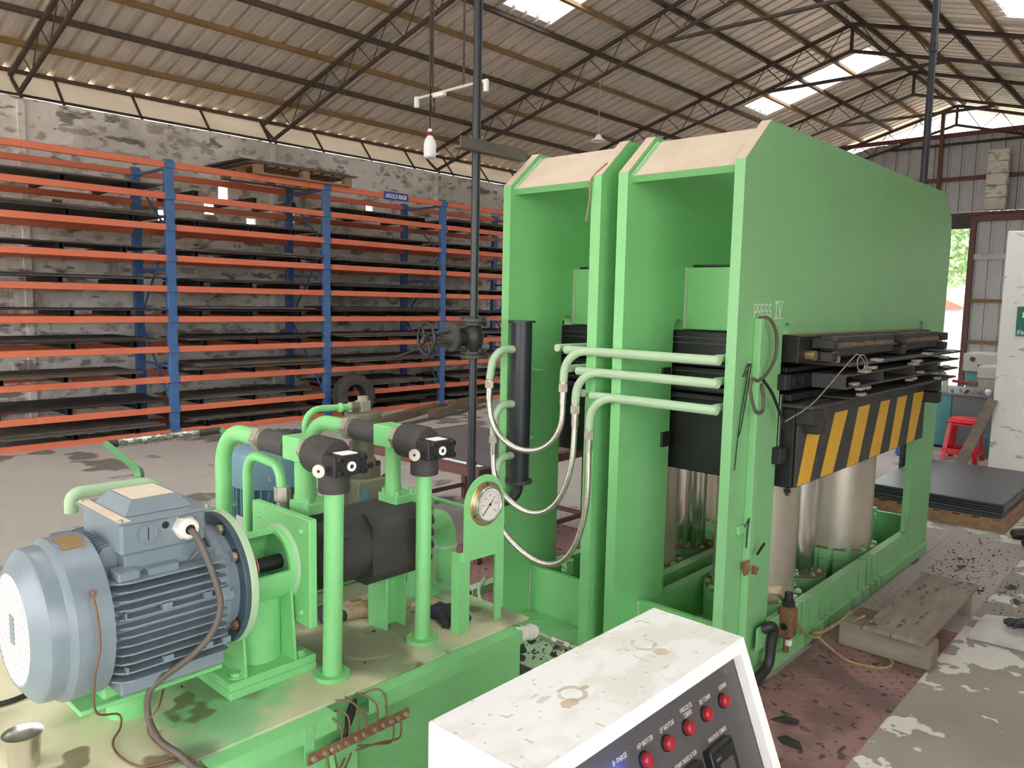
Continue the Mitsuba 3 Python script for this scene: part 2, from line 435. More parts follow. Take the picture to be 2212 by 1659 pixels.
def blob(chains, edge=.01, smooth=8):
    """One continuous surface: the union of tapered hulls between the joints (x, y, z, r) of each chain."""
    acc = None
    for ch in chains:
        for a, b in zip(ch, ch[1:]):
            s = [m3.Manifold.sphere(q[3], 14).translate(tuple(map(float, q[:3]))) for q in (a, b)]
            hh = m3.Manifold.batch_hull(s)
            acc = hh if acc is None else acc+hh
    acc = acc.refine_to_length(edge)
    m = acc.to_mesh()
    tm = trimesh.Trimesh(m.vert_properties[:, :3], m.tri_verts)
    trimesh.smoothing.filter_taubin(tm, .5, .53, iterations=smooth)
    return tm


ORD = ['first', 'second', 'third', 'fourth', 'fifth', 'sixth', 'seventh', 'eighth', 'ninth', 'tenth', 'eleventh', 'twelfth']


# ================================================================== SETTING
X0, X1 = -7.2, 17.9
YL, YR = 10.0, -2.0
RY = 4.37
roofz = lambda y: 5.80-.287*abs(y-RY)
chordz = lambda y: 5.70-.287*abs(y-RY)

fl = struct('floor', 'worn grey-brown concrete shop floor, dusty, with flaking pale paint at the right')
part(fl, 'slab', box(X0, X1+.2, YR-.2, YL+.2, -.12, 0), 'concrete')
# chequered steel floor plates round the press
for (a, b, c, d) in [(1.96, 3.05, .85, 1.325), (3.05, 4.26, .85, 1.325), (4.26, 5.43, .85, 1.325), (5.43, 6.22, .85, 1.325),
                     (1.96, 2.62, 1.33, 2.62), (5.43, 6.22, 1.33, 2.62), (1.96, 3.1, 2.63, 3.6), (3.1, 4.3, 2.63, 3.6), (4.3, 5.43, 2.63, 3.6), (5.43, 6.22, 2.63, 3.6)]:
    part(fl, 'chequered_plate', box(a+.003, b-.003, c+.003, d-.003, 0, .005, .002), 'red_plate_dusty_lit' if a > 4.2 else 'red_plate')  # far plates take a paler dusty copy with their brighter light painted in

# ---- left wall: limewashed blocks, a plastered ring beam on top, narrow piers
wl = struct('wall_left', 'limewashed block wall behind the orange rack, cobwebbed and dirty, with open vent holes')
BL, BH = .40, .205


def block(x, row, dy, fresh=True):
    x0, x1, z0, z1 = x, x+BL, row*BH, (row+1)*BH
    c = .005
    v = [(x0+c, YL+dy, z0+c), (x1-c, YL+dy, z0+c), (x1-c, YL+dy, z1-c), (x0+c, YL+dy, z1-c), (x0, YL+dy+c, z0), (x1, YL+dy+c, z0), (x1, YL+dy+c, z1), (x0, YL+dy+c, z1),
         (x0, YL+.15, z0), (x1, YL+.15, z0), (x1, YL+.15, z1), (x0, YL+.15, z1)]
    return np.array(v), np.array([(0, 1, 2, 3), (0, 4, 5, 1), (1, 5, 6, 2), (2, 6, 7, 3), (3, 7, 4, 0), (4, 8, 9, 5), (5, 9, 10, 6), (6, 10, 11, 7), (7, 11, 8, 4), (8, 11, 10, 9)])


low = []
g = np.random.default_rng(5)
holes = {(14, 9), (14, 12), (14, 15), (14, 18), (14, 21), (13, 8), (13, 11), (13, 14), (13, 17), (13, 20), (13, 23), (12, 10), (12, 13), (12, 16), (12, 19), (12, 22), (12, 7), (11, 9), (11, 12), (11, 15), (13, 26), (12, 25), (14, 24), (11, 18), (9, 8)}
openh = {(14, 12), (13, 11), (12, 10), (13, 14), (12, 13), (14, 18)}
for row in range(15):
    for i in range(int((X1-X0)/BL)+1):
        x = X0+i*BL-(row % 2)*BL/2
        j = int(round((x-.1)/BL)) if x > 0 else -1
        dy = g.uniform(-.002, .004)
        v, f = block(x, row, dy)
        if (row, j) in holes:
            w = .13
            va = v.copy(); va[:, 0] = x+(va[:, 0]-x)*(BL-w)/BL
            tm = trimesh.Trimesh(va, np.vstack([f[:, [0, 1, 2]], f[:, [0, 2, 3]]]), process=False)
            part(wl, 'block', tm, 'limewash')
            if (row, j) not in openh:
                low.append(box(x+BL-w, x+BL, YL+.11, YL+.15, row*BH, (row+1)*BH))
            continue
        tm = trimesh.Trimesh(v, np.vstack([f[:, [0, 1, 2]], f[:, [0, 2, 3]]]), process=False)
        if row >= 7 and 1.7 < x < 12.2: part(wl, 'block', tm, 'limewash')
        else: low.append(tm)
part(wl, 'block', low, 'limewash', kind='stuff')
# ring beam with an uneven plastered face
nx, nz = 320, 10
gx, gz = np.meshgrid(np.linspace(X0, X1, nx), np.linspace(15*BH, 3.72, nz), indexing='ij')
gy = YL-.012+.022*meshkit.fbm(np.stack([gx*3, gz*4, gx*0], -1), 4, 2)
gz = gz+np.where(np.arange(nz)[None, :] == nz-1, .02*meshkit.fbm(np.stack([gx*5, gz, gx*0], -1), 3, 4), 0)
vf = np.stack([gx, gy, gz], -1).reshape(-1, 3)
ii, jj = np.meshgrid(np.arange(nx-1), np.arange(nz-1), indexing='ij')
q = (ii*nz+jj).ravel()
fq = np.stack([q, q+nz, q+nz+1, q+1], 1)
part(wl, 'ring_beam', [trimesh.Trimesh(vf, np.vstack([fq[:, [0, 1, 2]], fq[:, [0, 2, 3]]]), process=False), box(X0, X1, YL+.01, YL+.15, 15*BH, 3.70)], 'limewash', smooth=40)
TX = [2.78, 5.87, 8.9, 11.92, 14.93, 17.86]
for x in TX[:4]:
    part(wl, 'pier', box(x-.03, x+.05, YL-.035, YL, 0, 3.70, .006), 'limewash')
for k, x in enumerate(np.arange(X0, X1-.5, .87)):
    part(wl, 'clerestory_sheet', [trimesh.Trimesh(np.array([(x, YL+.02, 3.74), (x+.86, YL+.02, 3.74), (x+.86, YL+.30, 4.06), (x, YL+.30, 4.06)]), [(0, 1, 2), (0, 2, 3)], process=False)], 'clerestory')
    part(wl, 'clerestory_mullion', tube([(x, YL+.012, 3.73), (x, YL+.29, 4.05)], .018, 6), 'truss_dark')
part(wl, 'clerestory_rail', [tube([(X0, YL+.005, 3.755), (X1, YL+.005, 3.755)], .016, 6)], 'truss_dark')

# ---- right wall and the end wall behind the camera with its wide open gateway
wr = struct('wall_right', 'plain limewashed side wall on the right of the shop')
part(wr, 'wall_body', [box(X0, 1.4, YR-.2, YR, 0, .7), box(X0, 1.4, YR-.2, YR, 3.5, 4.0), box(1.4, X1, YR-.2, YR, 0, 4.0)]+[box(x, x+.25, YR-.2, YR, .7, 3.5) for x in (X0, -4.2, -1.4)], 'wall_block')
wf = struct('wall_front', 'end wall behind the viewer with a wide open gateway')
part(wf, 'wall_body', [box(X0-.2, X0, -2.2, -.6, 0, 4.0), box(X0-.2, X0, 8.4, 10.2, 0, 4.0)], 'limewash')
part(wf, 'gable_cladding', prism(Polygon([(-.6, 4.2), (8.4, 4.2), (8.4, roofz(8.4)), (RY, roofz(RY)), (-.6, roofz(-.6))]), .02, YZ(X0-.1)), 'cladding')

# ---- roof: ribbed sheets, clear sheets, purlins
cl = struct('ceiling', 'pitched roof of ribbed metal sheets on purlins, dull grey-brown from below')
PIT = .222
RIB = np.array([0, .154, .160, .213, .219])/.222
RZ = np.array([0, 0, .048, .048, 0])


def sheet(x0, npit, ya, yb, side):
    xs, zs = [], []
    for k in range(npit):
        for r, z in zip(RIB[:-1] if k < npit-1 else RIB, RZ[:-1] if k < npit-1 else RZ):
            xs.append(x0+(k+r)*PIT); zs.append(z)
    xs.append(x0+npit*PIT+.004); zs.append(0)
    xs, zs = np.array(xs), np.array(zs)
    n = len(xs)
    v = np.vstack([np.stack([xs, np.full(n, y), zs+roofz(y)], 1) for y in (ya, yb)])
    i = np.arange(n-1)
    return trimesh.Trimesh(v, np.vstack([np.stack([i, i+1, i+n+1], 1), np.stack([i, i+n+1, i+n], 1)]), process=False)


N0 = -33
PX = lambda k: 7.0+k*PIT
sky_l = {0: (5.25, 6.69), 28: (4.52, 6.65), -28: (4.6, 6.7), -56: (4.6, 6.7)}
sky_r = {16: (-.6, 2.32), 2: (-.9, 4.1), **{k: (1.4, 4.15) for k in (-12, -26, -40, -54)}}  # sheets after the first are unseen, added and placed as fill light
for side, sk, ye in ((1, sky_l, 10.42), (-1, sky_r, YR-.35)):
    k = -64
    ridge = RY+side*.07
    while PX(k) < X1+.25:
        nxt = min([s for s in sk if s > k], default=999)
        if k in sk:
            a, b = sk[k]
            far, near = (b, a) if side > 0 else (a, b)
            part(cl, 'roof_sheet', sheet(PX(k), 4, far, ye, side), 'roof')
            if abs(near-ridge) > .16: part(cl, 'roof_sheet', sheet(PX(k), 4, ridge, near, side), 'roof')
            part(cl, 'skylight_sheet', sheet(PX(k), 4, near, far, side), 'glass')
            k += 4
        else:
            n = min(5, nxt-k)
            part(cl, 'roof_sheet', sheet(PX(k), n, ridge, ye, side), 'roof')
            k += n
part(cl, 'ridge_cap', [prism(Polygon([(RY-.26, roofz(RY-.26)+.05), (RY, roofz(RY)+.06), (RY+.26, roofz(RY+.26)+.05), (RY, roofz(RY)+.07)]), X1-X0+.3, YZ(X0))], 'roof')
for side in (1, -1):
    for i in range(11):
        y = RY+side*(.10+.585*i)
        z = roofz(y)
        m = box(X0, X1+.1, -.02, .02, -.062, -.002)
        a = math.atan(.287)*-side
        m.apply_transform(trimesh.transformations.rotation_matrix(a, [1, 0, 0]))
        m.apply_translation([0, y, z])
        part(cl, 'purlin', m, 'purlin_ochre' if i % 2 else 'purlin_dark')


def truss(x, label):
    t = thing('roof_truss', label, 'roof truss', 'trusses under the shop roof')
    top = lambda y: (x, y, chordz(y))
    bot = lambda y: (x, y, 5.325-.278*abs(y-RY))
    pal = 'truss_dark'
    for s, ye, yk in ((1, 10.38, 9.84), (-1, YR-.1, YR+.35)):
        part(t, 'top_chord', tube([top(RY), top(ye)], .030, 8), 'truss_dark', smooth=40)
        part(t, 'bottom_chord', tube([bot(RY), bot(yk), (x, yk+s*.10, bot(yk)[2]-.03)], .026, 8), pal, smooth=40)
        n = 9
        step = (abs(yk-RY)-.15)/n
        for i in range(n):
            a, b, c = (RY+s*(.12+step*(i+f)) for f in (0, .5, 1))
            part(t, 'web_rod', tube([top(a), bot(b)], .0075, 5), 'truss_dark')
            part(t, 'web_rod', tube([bot(b), top(c)], .0075, 5), 'truss_dark')
    part(t, 'king_post', tube([top(RY), bot(RY)], .026, 8), 'truss_dark', smooth=40)
    part(t, 'collar_tie', tube([(x, 5.62, 4.955), (x, 3.12, 4.945)], .026, 8), 'truss_dark', smooth=40)
    part(t, 'end_post', tube([(x, 9.9, 3.72), (x, 10.3, 4.02)], .022, 8), 'truss_dark')
    part(t, 'end_post', tube([(x, 10.32, 3.72), (x, 10.32, 4.0)], .022, 8), 'truss_dark')


for x, l in zip(TX, ['light steel roof truss at the left edge, first along the block wall', 'light steel roof truss that lands on the block wall above the pallet', 'light steel roof truss between the two clear roof sheets, above the white bulb',
                     'dark steel roof truss just before the long clear roof sheet', 'pale roof truss just beyond the long clear roof sheet', 'last roof truss, at the open gable of the far end']):
    truss(x, l)

# ---- far gable: ribbed cladding on brown rails, open gap under the roof, tall doorway
wb = struct('wall_back', 'far gable of ribbed grey cladding on brown steel rails, open under the roof')


def cladding(y0, y1, z0, z1a, z1b, x=X1):
    n = max(1, int(round((y1-y0)/.25)))
    w = (y1-y0)/n
    ys, dx = [], []
    for k in range(n):
        for r, d in ((0, 0), (.70, 0), (.76, .03), (.90, .03), (.96, 0)):
            ys.append(y0+(k+r)*w); dx.append(d)
    ys.append(y1); dx.append(0)
    ys, dx = np.array(ys), np.array(dx)
    n = len(ys)
    zt = z1a+(z1b-z1a)*(ys-y0)/(y1-y0)
    v = np.vstack([np.stack([x+dx, ys, np.full(n, z0)], 1), np.stack([x+dx, ys, zt], 1)])
    i = np.arange(n-1)
    return trimesh.Trimesh(v, np.vstack([np.stack([i, i+1, i+n+1], 1), np.stack([i, i+n+1, i+n], 1)]), process=False)


tops = lambda y: 5.14-.03*abs(y-4.0) if y < 6.2 else 5.05-.30*(y-6.2)
for k in range(12):
    y0 = -2+k
    part(wb, 'cladding_sheet', cladding(y0, y0+1.0, 3.58, tops(y0), tops(y0+1)), 'cladding')
    if not 3 <= k <= 8:
        part(wb, 'cladding_sheet', cladding(y0, y0+1.0, 0, 3.56, 3.56), 'cladding')
part(wb, 'cladding_sheet', cladding(1.0, 3.86, 0, 3.56, 3.56, X1+.1), 'cladding')
for z in (5.13, 4.25, 3.53):
    part(wb, 'rail', box(X1-.06, X1-.005, -2, 10, z-.04, z+.04), 'brown_paint')
for y in (-.5, 1.7, 4.6, 6.7, 8.6):
    part(wb, 'post', box(X1-.12, X1-.06, y-.035, y+.035, 3.5, 5.6 if 1 < y < 6.5 else 4.9), 'brown_paint')
part(wb, 'pillar', [box(X1-.3, X1-.13, 3.35, 3.71, 3.58+i*.23, 3.80+i*.23, .01) for i in range(5)], 'limewash')
part(wb, 'lintel', [box(X1-.1, X1+.02, 3.8, 7.0, 3.25, 3.50)], 'grey_iron')
dl = struct('door_1', 'tall sliding door leaf of pale ribbed sheet in a brown frame, slid open', 'door')
part(dl, 'sheet', [cladding(2.3, 3.85, .1, 3.36, 3.36, X1-.22)], 'leaf_sheet')
part(dl, 'frame', [box(X1-.28, X1-.2, 3.82, 3.92, .02, 3.46), box(X1-.28, X1-.2, 2.3, 3.9, 3.36, 3.46)], 'brown_paint')
part(dl, 'rail', box(X1-.27, X1-.22, 2.3, 3.82, 2.62, 2.72), 'leaf_sheet')
for z in (1.77, .95):
    part(dl, 'rail', box(X1-.27, X1-.22, 2.3, 3.82, z, z+.07), 'purlin_ochre', label='ochre rail')

# ---- white partition at the right
wp = struct('wall_partition', 'scuffed white partition wall standing short of the far gable on the right')
part(wp, 'wall_body', box(9.1, 9.25, YR, 1.69, 0, 2.40, .008), 'partition')

# ---- the ground and what shows through the doorway
gd = struct('ground', 'bright sandy ground outside', 'ground')
part(gd, 'soil', [box(X1+.2, 90, -60, 80, -.14, -.02), box(-80, X0-.02, -60, 80, -.14, -.02), box(X0, X1+.2, YL+.2, 80, -.14, -.02), box(X0, X1+.2, -60, YR-.22, -.14, -.02)], 'soil')


def tree(x, y, h, r, n, label, seed):
    t = thing('tree', label, 'tree', 'trees outside the doorway')
    g = np.random.default_rng(seed)
    part(t, 'trunk', [tube(spline([(x, y, -.05), (x+.1, y-.1, h*.3), (x, y+.15, h*.75)]), np.linspace(.16, .06, 17), 8)], 'bark')
    c = g.normal(size=(n, 3)); c /= np.linalg.norm(c, axis=1, keepdims=True)
    c = c*(g.uniform(.25, 1, (n, 1))**.5)*np.array([r, r, r*.8])+np.array([x, y, h*.75])
    u, w = g.normal(size=(2, n, 3))
    u /= np.linalg.norm(u, axis=1, keepdims=True); w = np.cross(u, w); w /= np.linalg.norm(w, axis=1, keepdims=True)
    L = g.uniform(.10, .2, (n, 1))
    v = np.stack([c-u*L, c+w*L*.4, c+u*L, c-w*L*.4], 1).reshape(-1, 3)
    i = np.arange(n)*4
    part(t, 'foliage', trimesh.Trimesh(v, np.vstack([np.stack([i, i+1, i+2], 1), np.stack([i, i+2, i+3], 1)]), process=False), 'leaf', kind='stuff')


tree(30, 7.5, 5.2, 2.0, 3500, 'sunlit green tree seen through the tall doorway', 1)
tree(36, 9.8, 6.5, 2.4, 4000, 'paler tree behind the first one outside the doorway', 2)
hs = thing('outbuilding', 'small bluish outbuilding with a red roof outside the tall doorway', 'building')
part(hs, 'wall', box(40, 46, 9.0, 12.5, -.05, 1.7), 'house_wall')
part(hs, 'roof', prism(Polygon([(8.7, 1.7), (12.8, 1.7), (10.75, 2.6)]), 6.4, YZ(39.8)), 'house_roof')


# ================================================================== MOULD RACK
RF, RB = 8.80, 9.72
posts = [1.79, 3.842, 5.90, 7.965, 10.03, 12.1]
lev = [3.07-.342*k for k in range(9)]+[.065]
rk = thing('mould_rack', 'long pallet rack with orange beams and blue uprights along the block wall', 'storage rack')
for i, x in enumerate(posts):
    for y0, y1 in ((RF, RF+.07), (RB-.02, RB+.05)):
        u = part(rk, 'upright', [box(x, x+.10, y0, y1, 0, 3.10, .004), box(x-.02, x+.12, y0-.01, y1+.02, 0, .01)], 'rack_blue', label='blue upright')
        for z in lev:
            part(u, 'beam_sleeve', box(x-.006, x+.106, y0-.018 if y0 == RF else y0-.004, y1-.02, z-.072, z+.004, .002), 'rack_blue')
    for z in (3.02, 1.9, .8):
        part(rk, 'brace', box(x+.03, x+.06, RF+.07, RB-.02, z-.03, z, .003), 'rack_blue')
    for za, zb in ((.3, 1.3), (2.3, 1.3), (2.3, 2.95)):
        part(rk, 'brace', tube([(x+.05, RF+.07, za), (x+.05, RB-.02, zb)], .014, 6), 'rack_blue')
g = np.random.default_rng(11)
for b in range(5):
    xa, xb = posts[b]+.106, posts[b+1]-.006
    for k, z in enumerate(lev):
        for y0 in (RF-.012, RB-.03):
            part(rk, 'beam', box(xa, xb, y0, y0+.045, z-.070, z, .004), 'orange', label=None if (b or k) else 'orange beam')
BAY = ['leftmost rack bay', 'bay below the wooden pallet', 'bay with the blue sign', 'bay behind the steam pipe']
PMAT = ['plate_dark', 'plate_grey', 'plate_rusty']
SH = ['top', 'second', 'third', 'fourth', 'fifth', 'sixth', 'seventh', 'eighth', 'ninth', 'lowest']
for b in range(4):
    xa, xb = posts[b]+.12, posts[b+1]-.02
    for k in range(1, 10):
        z = lev[k]
        # dark channel bars lie across the beams, plates lie on the bars
        nb = 3
        for q in range(nb):
            x = xa+(xb-xa)*(q+.35)/nb+g.uniform(-.06, .06)
            part(rk, 'shelf_channel', [box(x, x+.05, RF-.02, RB+.05, z, z+.006), box(x, x+.006, RF-.02, RB+.05, z, z+.06), box(x+.044, x+.05, RF-.02, RB+.05, z, z+.06)], 'black_paint')
        n = int(g.choice([1, 1, 2, 2, 3], p=[.2, .2, .25, .2, .15])) if not (b == 1 and k == 1) else 0
        zz = z+.06
        for p in range(n):
            th = g.uniform(.012, .028)
            L = g.uniform(.78, .99)*(xb-xa)
            x = xa+g.uniform(0, 1)*(xb-xa-L)
            yf = RF+g.uniform(-.10, .04); yd = g.uniform(.72, .9)
            pm = PMAT[int(g.choice(3, p=[.55, .3, .15] if k < 6 else [.2, .35, .45]))]
            lugs = [box(x+f*L-.035, x+f*L+.035, yf-.03, yf+.02, zz+.001, zz+.001+th*.7) for f in g.uniform(.05, .95, 3)]
            pos = {1: 'only', 2: ['lower', 'upper'][p] if n == 2 else '', 3: ['bottom', 'middle', 'top'][p] if n == 3 else ''}[n]
            tt = thing('mould_plate', f'{pos} {"rusty" if pm == "plate_rusty" else "dark" if pm == "plate_dark" else "grey"} steel plate on the {SH[k]} shelf, {BAY[b]}', 'mould plate', 'steel mould plates lying on the rack')
            mm = box(x, x+L, yf, yf+yd, zz, zz+th, .003)
            mm.apply_transform(trimesh.transformations.rotation_matrix(g.uniform(-.012, .012), [0, 0, 1], [x, yf, 0]))
            part(tt, 'plate', mm, pm)
            for lg in lugs: part(tt, 'lifting_lug', lg, pm)
            zz += th+.0015
# pallet on top, loaded with sheets
pl = thing('wooden_pallet', 'wooden pallet on top of the orange rack', 'pallet')
PX0, PX1, PY0, PY1, PZ = 4.90, 6.28, 8.72, 9.62, 3.072
for y in (PY0, (PY0+PY1)/2-.045, PY1-.09):
    part(pl, 'bottom_board', box(PX0, PX1, y, y+.09, PZ, PZ+.02, .002), 'wood')
    for x in (PX0, (PX0+PX1)/2-.05, PX1-.10):
        part(pl, 'block', box(x, x+.10, y, y+.09, PZ+.02, PZ+.10, .002), 'wood')
for i in range(9):
    x = PX0+i*(PX1-PX0-.10)/8
    part(pl, 'deck_board', box(x, x+.10, PY0, PY1, PZ+.10, PZ+.118, .002), 'wood')
for i, (dx, l) in enumerate([(-.02, 'bottom grey metal sheet on the wooden pallet'), (.03, 'middle grey metal sheet on the wooden pallet'), (-.10, 'topmost grey metal sheet on the wooden pallet')]):
    solo('metal_sheet', box(PX0-.1+dx, PX1+.06+dx, PY0-.02, PY1+.02, PZ+.119+i*.012, PZ+.129+i*.012), 'plate_grey', l, 'metal sheet', group='sheets on the pallet')
sg = thing('rack_sign', 'small blue sign reading MOULD RACK on the top orange beam', 'sign')
part(sg, 'board', box(6.865, 7.30, RF-.026, RF-.018, 2.985, 3.095, .002), 'sign_blue')
tm = meshkit.text_mesh('MOULD RACK', .055, .002, bold=True)
tm.apply_scale([.365/tm.extents[0], 1, 1]); tm.apply_translation([-tm.bounds[0][0], 0, 0])
tm.apply_transform(np.array([[1, 0, 0, 6.90], [0, 0, -1, RF-.026], [0, 1, 0, 3.012], [0, 0, 0, 1.0]]))
part(sg, 'lettering', tm, 'white', label='white lettering')

# ---- tyre and timbers in front of the rack
ty = thing('tyre', 'worn truck tyre leaning against the rack beside a blue upright', 'tyre')
prof = [(.145, -.09), (.17, -.105), (.235, -.11), (.275, -.09), (.288, -.05), (.290, 0), (.288, .05), (.275, .09), (.235, .11), (.17, .105), (.145, .09), (.150, .07), (.20, .085), (.25, .07), (.255, 0), (.25, -.07), (.20, -.085), (.150, -.07), (.145, -.09)]
ax = np.array([-.10, -1, .16])
tyc = np.array([6.22, 8.60, .295])
part(ty, 'casing', lathe(prof, tyc, ax, 44), 'tire', smooth=50)
tr = frame_to(tyc, ax)
gr = []
for i in range(22):
    a = i*2*PI/22
    for s in (-1, 1):
        m = box(.268, .298, -.012, .012, .03*s-.012, .075*s+.012)
        m.apply_transform(trimesh.transformations.rotation_matrix(.5*s, [1, 0, 0]))
        m.apply_transform(trimesh.transformations.rotation_matrix(a, [0, 0, 1])); m.apply_transform(tr); gr.append(m)
part(ty, 'tread_lug', gr, 'tire', kind='stuff')
for (a, b, w, h, l, m) in [((5.7, 7.66), (7.62, 8.45), .12, .10, 'long brown timber beam on the floor before the rack', 'wood_old'), ((5.55, 7.40), (8.3, 8.15), .05, .04, 'thin long steel bar lying on the floor before the rack', 'plate_rusty'),
                           ((6.92, 7.80), (7.50, 8.02), .12, .12, 'short square timber block lying on the floor', 'wood_old'), ((7.75, 8.30), (8.35, 8.44), .16, .13, 'stubby round-edged timber log near the press side of the rack', 'wood_old'),
                           ((7.0, 8.40), (8.9, 8.62), .07, .06, 'brown bar pushed under the front of the rack', 'plate_rusty')]:
    a, b = np.array(a), np.array(b); L = np.linalg.norm(b-a)
    mm = box(0, L, -w/2, w/2, 0, h, .008)
    mm.apply_transform(trimesh.transformations.rotation_matrix(math.atan2(*(b-a)[::-1]), [0, 0, 1])); mm.apply_translation([a[0], a[1], .001])
    solo('steel_bar' if 'bar' in l else 'timber', mm, m, l, 'bar' if 'bar' in l else 'timber')
fb = solo('flat_bar', tube([(7.0, 8.70, .78), (8.05, 8.74, 1.02)], .014, 6), 'plate_grey', 'thin grey bar leaning slantwise on the rack beams by the third blue upright', 'bar')


# ================================================================== HYDRAULIC PRESS
pr = thing('hydraulic_press', 'tall bright green hydraulic press with black platens and a yellow striped moving table', 'press')
outer = Polygon([(2.735, 0), (2.735, 2.143), (2.935, 2.318), (5.43, 2.330), (5.625, 2.195), (5.65, 2.02), (5.60, 0)])
win = sbox(3.145, .0, 5.165, 1.485)
for xc in (3.185, 5.130):
    win = win.union(Point(xc, 1.50).buffer(.036)).union(sbox(xc-.036, 1.4, xc+.036, 1.50))
plate_poly = outer.difference(win.intersection(sbox(3, .22, 6, 2)))
PLATES = [(2.540, 2.586), (2.014, 2.066), (1.879, 1.927), (1.360, 1.402)]
for (a, b), lb in zip(PLATES, ('side plate nearest the rack', 'second side plate, inner', 'third side plate, inner', 'broad outer side plate on the right')):
    part(pr, 'side_plate', prism(plate_poly, b-a, XZ(a)), 'green_old' if a < 1.5 else 'green', label=lb)
# dust lies thick on the sloping top edges and cover plates
for a, b in PLATES:
    d = np.array([.2, .175]); d /= np.linalg.norm(d); nrm = np.array([-d[1], d[0]])
    p0, p1 = np.array([2.735, 2.143])+d*.002, np.array([2.935, 2.318])
    part(pr, 'dust_layer', prism(Polygon([p0, p1, p1+nrm*.002, p0+nrm*.002]), b-a-.001, XZ(a+.0005)), 'dust', label='beige settled dust')
for ya, yb in ((2.066, 2.540), (1.402, 1.879)):
    d = np.array([.2, .175]); d /= np.linalg.norm(d); nrm = np.array([d[1], -d[0]])
    p0, p1 = np.array([2.742, 2.135])+nrm*.010, np.array([2.93, 2.300])+nrm*.010
    part(pr, 'bevel_cover', prism(Polygon([p0, p1, p1+nrm*.03, p0+nrm*.03]), yb-ya, XZ(ya)), 'green')
    part(pr, 'dust_layer', prism(Polygon([p0, p1, p1-nrm*.003, p0-nrm*.003]), yb-ya-.034, XZ(ya+.002)), 'dust', label='beige settled dust')
    part(pr, 'weld_bead', tube([(p0[0], yb-.012, p0[1]), (p1[0], yb-.012, p1[1])], .008, 6), 'green_pale')
    # crown block between the plates, with weld seams
    part(pr, 'crown_block', box(3.237, 5.07, ya, yb, 1.488, 1.775, .004), 'green', label='crown block')
    part(pr, 'weld_bead', tube([(3.237, yb-.004, 1.49), (3.237, yb-.004, 1.775)], .009, 6), 'green_pale')
    part(pr, 'crown_rod', tube([(3.25, yb-.03, 1.782), (3.33, ya+.03, 1.778)], .007, 6), 'black_iron')
    # low cross plates and feet
    for x in (2.93, 5.42):
        part(pr, 'cross_plate', box(x, x+.03, ya, yb, .02, .255, .003), 'green', label='low cross plate')
    part(pr, 'weld_bead', tube([(2.93, yb-.004, .02), (2.93, yb-.004, .25)], .007, 6), 'green_pale')
for a, b in ((PLATES[1][0], PLATES[2][1]),):
    part(pr, 'tie_block', [box(x, x+.12, 1.927, 2.014, z, z+.10) for x in (3.0, 5.3) for z in (.3, 1.2, 2.0)], 'green')
part(pr, 'base_plate', box(2.44, 5.75, 1.40, 2.62, .006, .022, .003), 'green_old', label='base plate, oily and strewn with scraps')
part(pr, 'front_rail', box(2.95, 5.56, 1.338, 1.399, .006, .072, .005), 'green_old', label='square rail along the foot')
part(pr, 'rear_rail', box(2.95, 5.56, 2.61, 2.67, .006, .072, .005), 'green_old')
part(pr, 'base_flange', box(2.44, 2.735, 2.062, 2.60, .022, .026), 'green_pale')
# angle cover and cable guide on the broad side plate
part(pr, 'cable_guide', [box(2.872, 2.902, 1.328, 1.3595, .02, 1.555, .002)], 'green_old')
# cylinders and rams
for yc, who in ((1.640, 'B'), (2.303, 'A')):
    for (xc, rr, rf, zt) in ((3.60, .196, .236, .205), (4.15, .088, .15, .16), (4.72, .196, .236, .205)):
        t = part(pr, 'cylinder', [lathe([(0, .02), (rf, .02), (rf, zt-.062), (rf-.008, zt-.06), (rf-.008, zt-.056), (rf, zt-.054), (rf, zt), (0, zt)], (xc, yc, 0), (0, 0, 1), 48)], 'green_old', smooth=40, label='green flanged cylinder')
        part(t, 'flange_top', lathe([(0, zt), (rf-.004, zt), (rf-.004, zt+.002), (0, zt+.002)], (xc, yc, 0), (0, 0, 1), 48), 'dust_brown', smooth=40, label='grimy flange top')
        n = 14 if rf > .2 else 8
        for i in range(n):
            a = 2*PI*(i+.5)/n
            rb = (rf+rr)/2
            part(t, 'flange_bolt', hexbolt((xc+rb*math.cos(a), yc+rb*math.sin(a), zt+.002), (0, 0, 1), .026 if rf > .2 else .02, .012), 'green_small')
        part(pr, 'ram', [lathe([(0, zt-.01), (rr*.99, zt-.01), (rr, zt), (rr, .74), (rr-.0015, .742), (rr-.0015, .746), (rr, .748), (rr, .756), (rr-.0015, .758), (rr-.0015, .762), (rr, .764), (rr, .832), (0, .832)], (xc, yc, 0), (0, 0, 1), 64)],
             'chrome' if rr < .1 else 'chrome_dusty', smooth=40, label='polished ram' if rr < .1 else 'dull dusty ram')
    for x, y in ((3.86, yc-.21), (3.30, yc+.18), (4.98, yc-.2)):
        c = part(pr, 'clamp_block', box(x-.03, x+.03, y-.025, y+.025, .022, .062, .003), 'green_old')
        part(c, 'bolt', hexbolt((x, y, .062), (0, 0, 1), .03, .018), 'green_small')
for x, y in ((5.30, 1.62), (3.02, 2.36)):
    j = part(pr, 'levelling_column', box(x-.028, x+.028, y-.028, y+.028, .022, .235, .003), 'green_small', label='levelling screw column')
    part(j, 'screw_head', [cyl((x, y, .235), (x, y, .262), .034, 6), cyl((x, y, .262), (x, y, .275), .02, 10), cyl((x, y, .275), (x, y, .305), .034, 6)], 'green_small')
